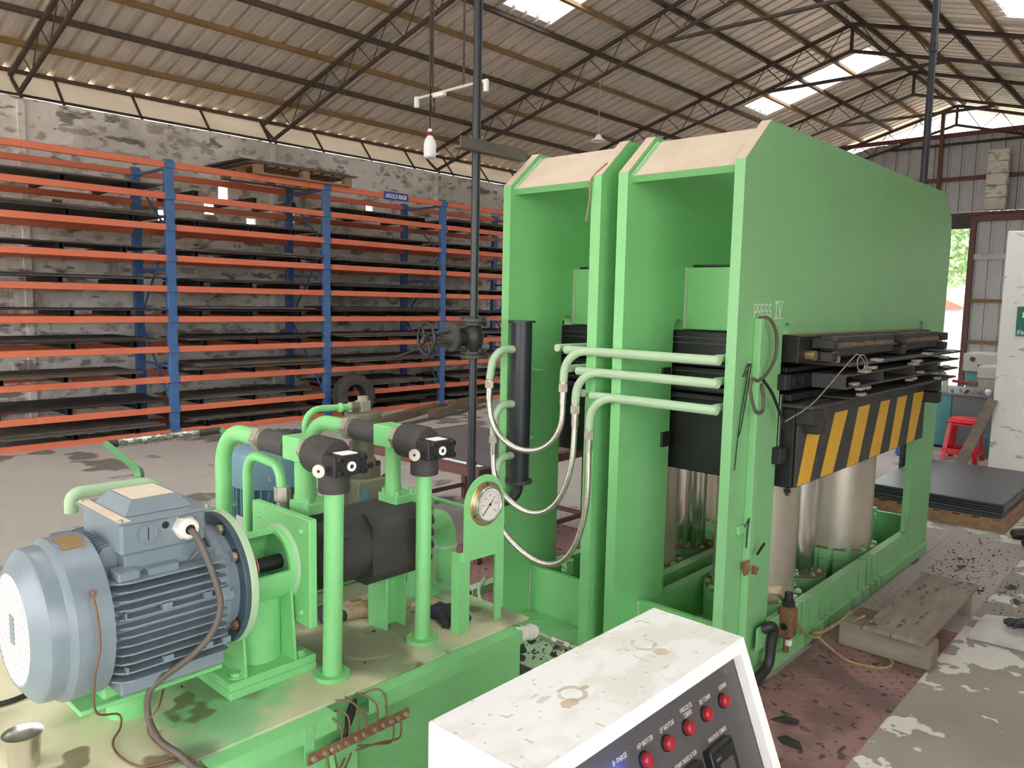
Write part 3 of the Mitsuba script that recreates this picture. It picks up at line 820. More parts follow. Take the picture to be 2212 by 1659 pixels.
# moving table (runs through the windows of all four plates) and its striped apron
YT0, YT1 = 1.300, 2.65
tb = part(pr, 'moving_table', [box(3.19, 5.10, YT0+.008, YT1, .833, 1.175, .004)], 'black_paint', label='black moving table')
part(tb, 'apron', box(3.215, 5.10, YT0, YT0+.0075, .832, 1.195, .002), 'grey_iron', label='dark apron plate')
for a, b, c, d in [(3.238, 3.377, 3.340, 3.492), (3.498, 3.649, 3.631, 3.799), (3.829, 3.988, 3.946, 4.113), (4.146, 4.313, 4.278, 4.429), (4.470, 4.617, 4.560, 4.728), (4.781, 4.925, 4.859, 5.060)]:
    part(tb, 'hazard_stripe', prism(Polygon([(a, .836), (b, .836), (d, 1.12), (c, 1.12)]), .001, XZ(YT0-.0011)), 'yellow', label='yellow hazard stripe')
part(tb, 'table_top', box(3.20, 5.32, 1.235, YT1+.05, 1.176, 1.192, .003), 'grey_iron')
for x, z, yy in ((3.24, 1.145, 1.235), (3.31, 1.10, 1.235), (5.08, 1.16, 1.22), (5.09, 1.09, 1.22), (3.30, 1.16, 1.24)):
    part(tb, 'guide_block', box(x-.04, x+.04, yy, YT0+.01, z-.035, z+.03, .004), 'black_iron')
part(tb, 'stud', [cyl((3.20, 1.325, .80), (3.20, 1.325, .86), .008, 8), cyl((3.20, 1.325, .812), (3.20, 1.325, .826), .016, 6)], 'black_iron')
# heating platens
hp = part(pr, 'top_platen', box(3.172, 5.10, 1.30, 2.65, 1.368, 1.484, .004), 'black_paint', label='black top platen')
part(hp, 'dust_layer', box(3.18, 5.09, 1.302, 1.3585, 1.4845, 1.488), 'dust_brown', label='brown dust')
for a, b in ((3.40, 4.235), (4.365, 5.045)):
    part(hp, 'heat_cover', [box(a, b, 1.245, 1.30, 1.390, 1.478, .003)], 'grey_iron', label='grey heat cover')
    part(hp, 'cover_ledge', [box(a-.02, b-.01, 1.222, 1.245, 1.424, 1.432)], 'grey_iron')
    part(hp, 'dust_layer', [box(a+.02+.09*i*(b-a), a+.02+.09*(i+1)*(b-a)-.004, 1.225, 1.2445, 1.4325, 1.444+.008*rng.random()) for i in range(10)], 'dust_brown', label='brown dust heaped on the ledge')
for x in (3.335, 4.295, 5.09):
    for z in (1.45, 1.395):
        part(hp, 'clamp_nut', box(x-.035, x+.035, 1.21, 1.30, z-.022, z+.022, .004), 'black_iron')
part(hp, 'gland', [cyl((3.26, 1.30, 1.40), (3.26, 1.26, 1.40), .022, 10), cyl((3.30, 1.30, 1.385), (3.36, 1.235, 1.383), .012, 6), cyl((3.36, 1.235, 1.383), (3.385, 1.21, 1.383), .016, 6)], 'brass', label='brass cable gland')
part(pr, 'mould_carrier', box(3.45, 5.34, 1.185, 2.68, 1.348, 1.362, .003), 'grey_iron', label='thin carrier plate under the top platen')
mp = part(pr, 'middle_platen', [box(3.178, 5.10, 1.34, 2.65, 1.250, 1.318, .004)], 'black_paint', label='black middle platen')
fr = [box(3.435, 5.335, 1.19, 1.34, 1.305, 1.315, .002), box(3.435, 5.335, 1.19, 1.34, 1.250, 1.260, .002)]
for x in (3.435, 3.93, 4.44, 4.88):
    fr.append(box(x, x+.012, 1.195, 1.34, 1.258, 1.307))
part(mp, 'channel_frame', fr, 'grey_iron', label='open channel frame')
part(mp, 'end_block', [box(3.12, 3.178, 1.325, 1.42, 1.256, 1.322, .004), cyl((3.20, 1.34, 1.29), (3.20, 1.325, 1.29), .02, 12), cyl((3.30, 1.34, 1.29), (3.30, 1.325, 1.29), .022, 12)], 'black_iron')
part(pr, 'mould_carrier', box(3.55, 5.33, 1.195, 2.68, 1.196, 1.206, .003), 'grey_iron', label='thin carrier plate over the table')
part(pr, 'lower_platen', [box(3.18, 5.10, 1.325, 2.65, 1.207, 1.236, .003), box(3.18, 5.10, 1.35, 2.65, 1.325, 1.346, .003)], 'black_paint')
lg = []
for x, z in ((3.70, 1.335), (3.62, 1.322), (4.42, 1.335), (4.36, 1.322), (4.95, 1.335), (3.60, 1.243), (3.68, 1.243), (4.40, 1.243), (4.34, 1.240), (4.97, 1.24), (3.62, 1.216), (4.88, 1.216), (3.52, 1.270), (4.52, 1.270), (5.05, 1.275), (3.78, 1.366), (4.6, 1.366), (5.1, 1.366)):
    part(pr, 'lug', box(x, x+.055, 1.165 if z > 1.3 else 1.18, 1.21, z-.008, z+.006, .002), 'zinc')
# horizontal lines of the platens seen from the front, between the plates
for z in (1.455, 1.43, 1.30, 1.225, 1.18):
    part(pr, 'platen_step', box(3.166, 3.18, 1.402, 2.54, z-.003, z+.003), 'grey_iron')
for x, y, z in ((3.15, 1.345, .985), (3.115, 1.890, .985), (3.10, 1.89, 1.285)):
    part(pr, 'stop_block', box(x-.045, x+.03, y-.02, y+.03, z-.04, z+.03, .004), 'black_iron')
part(pr, 'scale_strip', box(3.152, 3.168, 1.352, 1.359, 1.0, 1.235), 'steel', label='narrow steel strip beside the window')
# three steam pipes across the front, each with an elbow down to its hose
PZs = [(1.392, 2.055, 'top'), (1.303, 1.985, 'middle'), (1.200, 1.905, 'lowest')]
HR = []
for i, (z, ye, w) in enumerate(PZs):
    x = 2.712
    sp = part(pr, 'steam_pipe', tube(bend([(x, 1.415, z), (x, ye+.11, z)], .02), .0195, 14), 'green_pale', smooth=40, label=f'{w} pale green steam pipe')
    part(sp, 'elbow', tube(bend([(x-.002, ye-.02, z), (x-.03, ye+.085, z), (x-.035, ye+.09, z-.14)], .10, 10), .0185, 12), 'green_pale', smooth=40)
    part(sp, 'stub', tube([(x+.01, 1.432, z+.006), (3.17, 1.44, z+.004)], .016, 10), 'green_pale', smooth=40)
    part(sp, 'stub', tube([(x, ye+.16, z+.006), (3.17, ye+.17, z+.004)], .0175, 10), 'green_pale', smooth=40)
    part(sp, 'end_cap', cyl((x, 1.4151, z), (x, 1.411, z), .015, 12), 'green_pale')
    e = np.array([x-.035, ye+.09, z-.14]); HR.append(e)
    part(sp, 'hose_nut', [cyl(e, e-[0, 0, .012], .018, 12), cyl(e-[0, 0, .010], e-[0, 0, .045], .022, 6)], 'zinc', label='hexagon hose nut')
# chalk writing, small brackets and stray wires on the broad side plate
tm = meshkit.text_mesh('PRESS', .055, .0006)
tm.apply_scale([.155/tm.extents[0], 1, 1]); tm.apply_translation([-tm.bounds[0][0], 0, 0])
t2 = meshkit.text_mesh('IV', .062, .0006)
t2.apply_scale([.07/t2.extents[0], 1, 1]); t2.apply_translation([-t2.bounds[0][0]+.19, -.001, 0])
bars = trimesh.util.concatenate([trimesh.creation.box(bounds=[[.185, -.008, 0], [.27, -.004, .0006]]), trimesh.creation.box(bounds=[[.185, .060, 0], [.27, .064, .0006]])])
wr_ = trimesh.util.concatenate([tm, t2, bars])
wr_.apply_transform(np.array([[1, 0, 0, 2.868], [0, 0, -1, 1.3597], [.02, 1, 0, 1.556], [0, 0, 0, 1.0]]))
part(pr, 'chalk_writing', wr_, 'chalk', label='chalk writing PRESS IV')
wb1 = part(pr, 'wire_bracket', box(2.81, 2.868, 1.345, 1.3598, .70, .735, .002), 'green_small')
part(wb1, 'wire', tube(spline([(2.845, 1.342, .73), (2.855, 1.33, .76), (2.868, 1.335, .755), (2.866, 1.338, .70), (2.862, 1.338, .64)]), .0025, 6), 'cable_black')
vb = part(pr, 'greasy_valve', [chip(2.865, 1.335, .525, .035, 4, 1.2), chip(2.93, 1.335, .515, .03, 5, 1.5)], 'rust', label='greasy rag-wrapped valve')
part(vb, 'lever', tube([(2.94, 1.325, .60), (2.99, 1.32, .635)], .006, 6), 'black_iron')
# bolts with nuts holding the header on the first plate


# ---- cables and rope hung on the press
solo('power_cable', tube(spline([(2.886, 1.345, 1.556), (2.93, 1.325, 1.555), (2.985, 1.318, 1.50), (3.0, 1.32, 1.41), (2.95, 1.325, 1.345), (2.86, 1.322, 1.315), (2.80, 1.32, 1.325), (2.785, 1.318, 1.28), (2.83, 1.315, 1.20), (2.89, 1.315, 1.19), (2.905, 1.318, 1.235), (2.89, 1.322, 1.30)]), .0065, 8), 'cable', 'grey cable looped out of the guide under the chalk writing', 'cable', smooth=50)
solo('power_cable', tube(spline([(2.905, 1.325, 1.315), (2.97, 1.315, 1.26), (3.04, 1.31, 1.18), (3.085, 1.31, 1.135), (3.10, 1.312, 1.10)]), .006, 8), 'cable_black', 'short black cable running from the guide towards the striped table', 'cable', smooth=50)
solo('thermocouple_wire', tube(spline([(3.09, 1.308, 1.13), (3.22, 1.25, 1.20), (3.36, 1.20, 1.32), (3.45, 1.17, 1.395), (3.50, 1.165, 1.40), (3.56, 1.16, 1.36), (3.55, 1.165, 1.33), (3.49, 1.165, 1.345), (3.47, 1.16, 1.385), (3.53, 1.158, 1.40), (3.60, 1.162, 1.36), (3.57, 1.162, 1.325)]), .0028, 6), 'zinc', 'thin pale wire coiled in front of the top platen', 'wire', smooth=50)
for a in ((2.79, 1.352), (2.81, 1.35)):
    solo('binding_wire', tube(spline([(a[0], 1.354, 1.33), (a[0]+.02, 1.345, 1.38), (a[0]+.03, 1.35, 1.34), (a[0]-.01, 1.353, 1.15), (a[0]-.03, 1.354, .97 if a[0] < 2.8 else 1.10)]), .0022, 6), 'cable_black', f'{"longer" if a[0] < 2.8 else "shorter"} thin black binding wire dangling at the corner of the broad side plate', 'wire', smooth=50, group='binding wires on the press')
solo('hanging_cord', tube(spline([(2.80, 2.035, 2.205), (2.728, 2.062, 2.13), (2.728, 2.068, 2.05), (2.727, 2.08, 1.98), (2.727, 2.085, 1.955)]), .0045, 7), 'rope', 'short frayed cord hanging over the top corner of the second side plate', 'cord', smooth=50)

# ---- steam header, pipe with globe valve, braided hoses
HX, HY = 2.755, 2.47
hd = thing('steam_header', 'black steel steam header cylinder standing before the press, three elbows on it', 'steam header')
part(hd, 'body', lathe([(0, .74), (.05, .74), (.05, 1.505), (0, 1.505)], (HX, HY, 0), (0, 0, 1), 32), 'pipe_black', smooth=40)
part(hd, 'end_flange', [lathe([(0, 1.503), (.066, 1.503), (.066, 1.512), (0, 1.512)], (HX, HY, 0), (0, 0, 1), 32)], 'pipe_black', smooth=40)
part(hd, 'end_flange', [lathe([(0, .728), (.066, .728), (.066, .742), (0, .742)], (HX, HY, 0), (0, 0, 1), 32)], 'grey_iron', smooth=40)
part(hd, 'drain_elbow', tube(bend([(HX, HY, .73), (HX, HY, .645), (2.62, 2.58, .62)], .06, 9), .023, 12), 'pipe_black', smooth=40)
HL = []
for i, z in enumerate((1.375, 1.115, .865)):
    e0 = np.array([HX-.03, HY+.005, z]); e1 = np.array([2.60, HY+.03-.012*i, z+.005])
    end = np.array([2.578+.02*i, HY+.035-.012*i, z-.135])
    part(hd, 'elbow', tube(bend([e0, e1, end], .075, 10), .0185, 12), 'green_pale', smooth=40, label='pale green elbow')
    part(hd, 'hose_nut', [cyl(end, end-[0, 0, .010], .018, 12), cyl(end-[0, 0, .008], end-[0, 0, .04], .022, 6)], 'zinc', label='hexagon hose nut')
    HL.append(end-[0, 0, .04])
for z in (1.27, .93):
    b = part(hd, 'bracket', [box(2.80, 2.93, 2.53, 2.539, z-.07, z), box(2.80, 2.93, 2.47, 2.539, z-.006, z, .001)], 'green_small')
    part(b, 'bolt', [cyl((2.87, 2.50, z), (2.87, 2.50, z+.03), .007, 8), cyl((2.87, 2.50, z), (2.87, 2.50, z+.014), .016, 6)], 'green_small')
HB = [(2.62, 2.30, .925), (2.60, 2.25, .645), (2.60, 2.15, .425)]
for i, (a, b, m) in enumerate(zip(HL, HR, HB)):
    b = b-np.array([0, 0, .045])
    t = thing('braided_hose', f'{("short", "middle", "longest")[i]} steel braided hose sagging from the black header to the {("top", "middle", "lowest")[i]} steam pipe', 'hose', 'braided steam hoses')
    m = np.array(m)
    pts = [a+[0, 0, .012], a-[0, 0, .06]]
    for f in np.linspace(.08, .92, 15):
        ang = PI*f
        w = (1-math.cos(ang))/2
        dep = (a[2]-.06)*(1-w)+(b[2]-.06)*w
        q = a*(1-w)+b*w
        drop = math.sin(ang)**.85
        q[2] = dep*(1-drop)+m[2]*drop
        q[:2] += (m[:2]-(a[:2]+b[:2])/2)*drop*.6
        pts.append(q)
    pts += [b-[0, 0, .06], b+[0, 0, .012]]
    part(t, 'hose', tube(spline(pts, 5), .0135, 14), 'braid', smooth=50)
    for e in (a, b):
        part(t, 'ferrule', [cyl(e+[0, 0, .01], e-[0, 0, .055], .0165, 14)], 'steel', smooth=40)
SX, SY = 2.562, 2.60
st = thing('steam_pipe_line', 'upright dark steel pipe with a globe valve and handwheel, left of the press', 'pipe')
part(st, 'riser', tube([(SX, SY, 1.50), (SX, SY, 5.2)], .0200, 16), 'pipe_black', smooth=40)
part(st, 'down_pipe', tube(bend([(SX, SY, 1.36), (SX, SY, .69), (2.62, 2.58, .62)], .05, 8), .0190, 16), 'pipe_black', smooth=40)
part(st, 'pipe_collar', lathe([(0, .82), (.0245, .82), (.0245, .835), (0, .835)], (SX, SY, 0), (0, 0, 1), 20), 'pipe_black', smooth=40)
vv = part(st, 'globe_valve', [lathe([(0, 1.345), (.030, 1.345), (.034, 1.37), (.044, 1.40), (.050, 1.43), (.044, 1.46), (.034, 1.485), (.03, 1.50), (0, 1.50)], (SX, SY, 0), (0, 0, 1), 24), lathe([(0, 0), (.036, 0), (.036, .05), (.055, .055), (.055, .07), (0, .07)], (SX-.03, SY+.02, 1.425), (-1, .18, 0), 20)], 'black_iron', smooth=40, label='globe valve body')
for z in (1.335, 1.352, 1.487, 1.504):
    part(vv, 'flange', lathe([(0, z), (.062, z), (.062, z+.014), (0, z+.014)], (SX, SY, 0), (0, 0, 1), 28), 'grey_iron' if z in (1.335, 1.504) else 'black_iron', smooth=40)
for z in (1.330, 1.482):
    for k in range(6):
        a = k*PI/3+.3
        part(vv, 'flange_bolt', [cyl((SX+.052*math.cos(a), SY+.052*math.sin(a), z), (SX+.052*math.cos(a), SY+.052*math.sin(a), z+.05), .006, 8), cyl((SX+.052*math.cos(a), SY+.052*math.sin(a), z+.036), (SX+.052*math.cos(a), SY+.052*math.sin(a), z+.046), .011, 6)], 'black_iron')
av = np.array([-1, .18, 0]); av /= np.linalg.norm(av)
c0 = np.array([SX-.03, SY+.02, 1.425])
part(vv, 'bonnet', [lathe([(0, .07), (.060, .07), (.060, .084), (.03, .09), (.022, .11), (.022, .13), (0, .13)], c0, av, 24), tube([c0+av*.12, c0+av*.235], .011, 10)], 'grey_iron', smooth=40)
for s in (-1, 1):
    part(vv, 'yoke', tube([c0+av*.09+np.array([0, 0, .035*s]), c0+av*.16+np.array([0, 0, .026*s]), c0+av*.18+np.array([0, 0, .012*s])], .008, 8), 'grey_iron', smooth=40)
wc = c0+av*.215
F = frame_to(wc, av)
hw = part(vv, 'handwheel', tube([F[:3, 3]+.072*(F[:3, 0]*math.cos(a)+F[:3, 1]*math.sin(a)) for a in np.linspace(0, 2*PI, 41)], .0075, 8, caps=False), 'black_iron', smooth=60, label='black handwheel')
for k in range(4):
    a = k*PI/2+.5
    part(st, 'wheel_spoke', tube([wc, wc+.03*(F[:3, 0]*math.cos(a+.25)+F[:3, 1]*math.sin(a+.25)), wc+.071*(F[:3, 0]*math.cos(a)+F[:3, 1]*math.sin(a))], .0055, 6), 'black_iron', smooth=50)
part(st, 'wheel_hub', cyl(wc-av*.012, wc+av*.016, .016, 14), 'black_iron')
ab = solo('support_angle', [box(2.42, 2.86, 2.555, 2.560, 2.275, 2.325), box(2.42, 2.86, 2.555, 2.605, 2.320-.045, 2.280)], 'plate_grey', 'grey steel angle tying the upright pipe to the top of the press', 'bracket')
part(ab, 'clamp', [box(SX-.03, SX+.03, SY-.026, SY+.028, 2.281, 2.318, .002)], 'zinc')
# long black pipe standing beyond the press
bp = solo('black_pipe', [tube([(7.98, 2.19, 0), (8.02, 2.2, 5.05)], .031, 16), lathe([(0, 3.95), (.04, 3.95), (.04, 4.03), (0, 4.03)], (8.01, 2.197, 0), (0, 0, 1), 16), lathe([(0, 0), (.10, 0), (.10, .012), (0, .012)], (7.98, 2.19, 0), (0, 0, 1), 20)], 'pipe_black', 'tall black pipe rising behind the right end of the press to the roof', 'pipe', smooth=40)

# ---- foot of the press: hose, valve and rope
solo('rubber_hose', tube(spline([(3.03, 1.325, .255), (3.05, 1.30, .27), (3.075, 1.295, .25), (3.07, 1.30, .18), (3.055, 1.30, .11), (3.0, 1.305, .075), (2.85, 1.31, .05), (2.70, 1.315, .045)]), .021, 12), 'rubber', 'thick black rubber hose bent over a bracket at the foot of the press', 'hose', smooth=50)
hb = solo('valve_bracket', [box(2.985, 3.20, 1.325, 1.333, .17, .27, .002)], 'green_old', 'small oily green bracket plate at the foot of the broad side plate', 'bracket')
cv = thing('oily_valve', 'small rusty oily hydraulic valve tied with rope at the press foot', 'valve')
part(cv, 'body', [box(3.215, 3.285, 1.275, 1.345, .16, .30, .012), cyl((3.25, 1.31, .09), (3.25, 1.31, .16), .014, 8)], 'rust')
part(cv, 'cap', [cyl((3.25, 1.31, .30), (3.25, 1.31, .325), .03, 6), cyl((3.25, 1.31, .325), (3.25, 1.31, .36), .018, 10)], 'black_iron')
part(cv, 'plug', cyl((3.25, 1.30, .125), (3.25, 1.30, .15), .016, 12), 'white_plastic', label='white plug')
part(cv, 'port', cyl((3.214, 1.31, .215), (3.2132, 1.31, .215), .016, 16), 'black_plastic')
solo('rag', [chip(3.27, 1.40, .31, .075, 21, .6), chip(3.21, 1.395, .315, .05, 22, .7)], 'glove_cream', 'dirty cream rag stuffed beside the first cylinder', 'rag')
solo('rope', [tube(spline([(3.27, 1.37, .33), (3.32, 1.34, .27), (3.42, 1.32, .15), (3.50, 1.31, .085), (3.555, 1.29, .075), (3.66, 1.255, .10), (3.72, 1.235, .118), (3.80, 1.225, .14)]), .0075, 8),
              tube(spline([(3.555, 1.29, .075), (3.57, 1.24, .035), (3.53, 1.13, .012), (3.57, 1.00, .010), (3.66, .985, .010), (3.74, 1.05, .010), (3.75, 1.14, .03), (3.73, 1.19, .11), (3.80, 1.16, .137)]), .0075, 8),
              tube([(3.555+.016*math.cos(a), 1.29+.016*math.sin(a), .073+.0035*a-.015) for a in np.linspace(0, 4*PI, 40)], .007, 7)], 'rope', 'knotted hemp rope strung from the press foot to the plywood step', 'rope', smooth=60)

# ---- plywood step on two timbers
ps = thing('plywood_step', 'low plywood step resting on two old timber blocks beside the press', 'step')
part(ps, 'board', box(3.66, 4.68, .86, 1.122, .122, .142, .002), 'wood_board')
for x, y0, y1, w in ((3.69, .838, 1.24, .125), (4.53, .875, 1.02, .085)):
    part(ps, 'timber_block', box(x, x+w, y0, y1, .006, .121, .006), 'timber_grey', label='weathered timber block')


# ================================================================== HYDRAULIC POWER PACK
ZT = .570
tk = thing('oil_tank', 'long green oil tank whose dusty top carries the motors, pump and pipes', 'oil tank')
part(tk, 'tank_body', [box(-.55, 1.838, 1.622, 2.54, .02, ZT-.008, .003)], 'green_tank')
part(tk, 'tank_top', box(-.57, 1.86, 1.607, 2.56, ZT-.008, ZT, .002), 'tanktop', label='top plate under dust and oil, strong light painted in at left')
for x in (-.4, .6, 1.7):
    for y in (1.68, 2.46):
        part(tk, 'foot', box(x-.05, x+.05, y-.04, y+.04, 0, .02), 'green_dark')
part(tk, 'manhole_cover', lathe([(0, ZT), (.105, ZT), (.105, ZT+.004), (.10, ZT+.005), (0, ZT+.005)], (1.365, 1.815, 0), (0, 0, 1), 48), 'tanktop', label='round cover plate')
for xa, xb in ((.748, 1.078), (1.178, 1.778)):
    tr_ = part(tk, 'cable_trunk', [box(xa, xb, 1.562, 1.610, .519, .521), box(xa, xb, 1.562, 1.564, .519, .563), box(xa, xb, 1.562, 1.612, .5615, .563)], 'green_tank', label='green cable trunking')
    part(tk, 'trunk_strip', box(xa, xb, 1.6135, 1.6215, .493, .519), 'green_tank')
part(tk, 'cable_trunk', [box(1.085, 1.15, 1.575, 1.612, .20, .452)], 'green_tank', label='drop of the trunking')
for x in (.995, 1.215):
    part(tk, 'trunk_strap', box(x-.012, x+.014, 1.558, 1.5615, .47 if x < 1.1 else .455, .560), 'green_small')
eb = part(tk, 'earth_bar', box(.985, 1.302, 1.548, 1.553, .468, .496, .001), 'copper', label='copper earth bar')
EX = [1.0, 1.034, 1.055, 1.075, 1.098, 1.127, 1.152, 1.186, 1.214, 1.238, 1.263, 1.289]
for x in EX:
    part(eb, 'bolt', [cyl((x, 1.548, .482), (x, 1.540, .482), .0062, 6), cyl((x, 1.548, .482), (x, 1.5465, .482), .0075, 12)], 'zinc')
for i, (x, top) in enumerate(((1.075, (1.088, 1.60, .540)), (1.098, (1.092, 1.60, .543)), (1.127, (1.10, 1.60, .575)), (1.152, (1.13, 1.60, .573)), (1.186, (1.165, 1.60, .570)), (1.214, (1.17, 1.60, .562)))):
    zz = .535+.012*(i % 3)
    part(eb, 'earth_wire', tube(spline([(x, 1.542, .478), (x, 1.538, .50), (x+.003, 1.545, zz), (x-.01, 1.565, zz+.02), top]), .0024, 6), 'wire_brown', smooth=50)
for x, e in ((1.034, (1.10, 1.56, .435)), (1.055, (1.12, 1.56, .44)), (1.238, (1.14, 1.56, .45)), (1.263, (1.135, 1.562, .44))):
    part(eb, 'earth_wire', tube(spline([(x, 1.542, .484), (x, 1.535, .46), (x+(.01 if x < 1.1 else -.005), 1.54, .43), ((x+e[0])/2, 1.545, .418 if x < 1.1 else .44), e]), .0026, 6), 'wire_brown', smooth=50)
for i in range(4):
    part(tk, 'control_cable', tube(spline([(1.16-.004*i, 1.60, .555-.004*i), (1.145-.006*i, 1.585, .53), (1.12-.004*i, 1.58-.004*i, .49), (1.108-.006*i, 1.585, .45), (1.105, 1.59, .42)]), .006, 7), 'cable_black', smooth=50)
cd = part(tk, 'conduit', tube(spline([(1.775, 1.585, .545), (1.81, 1.58, .538), (1.862, 1.592, .525), (1.885, 1.63, .51), (1.885, 1.67, .47)], 6), .019, 14), 'white_plastic', smooth=50, label='corrugated grey conduit')
part(cd, 'ring', [lathe([(0, -.0025), (.0215, -.0025), (.0215, .0025), (0, .0025)], p, q-p, 14) for p, q in zip(spline([(1.775, 1.585, .545), (1.81, 1.58, .538), (1.862, 1.592, .525), (1.885, 1.63, .51)], 7)[:-1], spline([(1.775, 1.585, .545), (1.81, 1.58, .538), (1.862, 1.592, .525), (1.885, 1.63, .51)], 7)[1:])], 'white_plastic', kind='stuff')
# plinth at the back of the tank
part(tk, 'rear_plinth', box(1.15, 1.80, 2.26, 2.50, ZT, ZT+.045, .004), 'green_tank')
# small bore lines behind the pumps
for x0, x1, y, z in ((.95, 1.78, 2.45, .888), (1.05, 1.45, 2.45, .842)):
    part(tk, 'thin_tube', tube([(x0, y, z), (x1, y, z-.003)], .0075, 8), 'green_small', smooth=40)
gl = part(tk, 'thin_tube', tube([(1.715, 2.14, .938), (1.715, 1.73, .934)], .0075, 8), 'green_small', smooth=40)
part(gl, 'union', [cyl((1.715, 2.11, .9375), (1.715, 2.15, .938), .015, 6), cyl((1.715, 1.735, .934), (1.715, 1.70, .934), .014, 6)], 'zinc')
part(tk, 'breather_pipe', tube(bend([(.785, 2.5, .945), (.785, 2.5, 1.003), (1.05, 2.5, 1.0), (1.05, 2.5, ZT)], .06, 9), .019, 14), 'green_pale', smooth=40)
# suction pipe and its big elbow
sc = part(tk, 'suction_pipe', [tube([(1.745, 2.02, ZT), (1.745, 2.02, .90)], .046, 20), lathe([(0, .90), (.046, .90), (.036, .93), (0, .945)], (1.745, 2.02, 0), (0, 0, 1), 20)], 'green_small', smooth=40, label='thick upright pipe')
part(sc, 'flange', lathe([(0, ZT), (.068, ZT), (.068, ZT+.010), (0, ZT+.010)], (1.745, 2.02, 0), (0, 0, 1), 28), 'green_small', smooth=40)
el = part(tk, 'suction_elbow', tube(bend([(1.745, 2.02, .775), (2.03, 2.20, .775), (2.03, 2.20, .03)], .155, 14), .043, 20), 'green', smooth=50, label='thick bent pipe')
part(el, 'weld_bead', [lathe([(0, -.007), (.045, -.007), (.047, 0), (.045, .007), (0, .007)], (2.03, 2.20, .64), (0, 0, 1), 24)], 'green_pale', smooth=60)
part(el, 'flange', [lathe([(0, 0), (.075, 0), (.075, .03), (0, .03)], (2.03, 2.20, .006), (0, 0, 1), 24)], 'green_small', smooth=40)
# motor support
ms_ = part(tk, 'motor_support', box(.575, .915, 1.83, 2.06, .645, .657, .003), 'green', label='flat support plate')
part(ms_, 'stub_pipe', cyl((.72, 1.93, ZT), (.72, 1.93, .645), .052, 32), 'green', smooth=40)
for x in (.655, .815):
    part(ms_, 'packing_block', box(x-.025, x+.022, 1.845, 1.905, .657, .704, .006), 'green_small')
# pump stand with bell housing
psd = thing('pump_stand', 'green pump stand: round flange, bell housing with a window, square plate and foot', 'pump stand')
part(psd, 'foot_plate', [box(.912, 1.168, 1.788, 2.03, ZT, .592, .002), box(.912, 1.168, 1.788, 2.03, .5925, .615, .003)], 'green')
AY, AZ = 1.89, .868
for x, y in ((.945, 1.82), (1.135, 1.82)):
    part(psd, 'foot_bolt', hexbolt((x, y, .615), (0, 0, 1), .026, .013), 'green_small')
part(psd, 'flange_ring', lathe([(.08, .938), (.172, .938), (.174, .941), (.174, .956), (.172, .958), (.08, .958)], (0, AY, AZ), (1, 0, 0), 56), 'green_pale', smooth=40, label='pale green flange ring')


def arc_shell(r0, r1, x0, x1, a0, a1, n=36):
    a = np.linspace(a0, a1, n)
    ring = lambda r, x: np.stack([np.full(n, x), AY+r*np.cos(a), AZ+r*np.sin(a)], 1)
    v = np.vstack([ring(r0, x0), ring(r1, x0), ring(r1, x1), ring(r0, x1)])
    f = []
    for s in range(4):
        for i in range(n-1):
            p, q = s*n+i, ((s+1) % 4)*n+i
            f += [(p, q, q+1), (p, q+1, p+1)]
    f += [(0, 2*n, n), (0, 3*n, 2*n), (n-1, 2*n-1, 3*n-1), (n-1, 3*n-1, 4*n-1)]
    return trimesh.Trimesh(v, f, process=False)


full = (0, 2*PI)
w0, w1 = PI/2+.10, PI-.02        # window between the top and the near side
part(psd, 'bell_housing', [arc_shell(.086, .097, .957, .975, *full), arc_shell(.086, .097, .974, 1.093, w1, w0+2*PI, 60), arc_shell(.086, .097, 1.092, 1.12, *full)], 'green', smooth=40)
part(psd, 'coupling', [lathe([(0, .96), (.045, .96), (.045, 1.03), (0, 1.03)], (0, AY, AZ), (1, 0, 0), 28)], 'zinc', smooth=40, label='shaft coupling')
part(psd, 'coupling_band', lathe([(.044, 1.018), (.0462, 1.018), (.0462, 1.027), (.044, 1.027)], (0, AY, AZ), (1, 0, 0), 28), 'button_red', label='red coupling band')
part(psd, 'shaft', cyl((1.03, AY, AZ), (1.118, AY, AZ), .02, 16), 'black_iron')
part(psd, 'column', tube([(1.045, 1.90, .615), (1.045, 1.90, .80)], .066, 28), 'green', smooth=40)
for x in (.957, 1.103):
    part(psd, 'gusset', prism(Polygon([(1.795, .615), (2.0, .615), (1.96, .80), (1.815, .81)]), .007, YZ(x)), 'green')
part(psd, 'square_plate', box(1.118, 1.142, 1.742, 2.040, .713, 1.013, .003), 'green')
part(psd, 'weld_bead', lathe([(.094, 1.110), (.107, 1.1175), (.094, 1.1185)], (0, AY, AZ), (1, 0, 0), 36), 'green_pale', smooth=60)
for y, z in ((1.782, .975), (2.0, .975), (1.782, .75), (2.0, .75)):
    part(psd, 'stud_end', lathe([(0, 0), (.008, 0), (.0065, .008), (0, .009)], (1.118, y, z), (-1, 0, 0), 12), 'green_small', smooth=40)

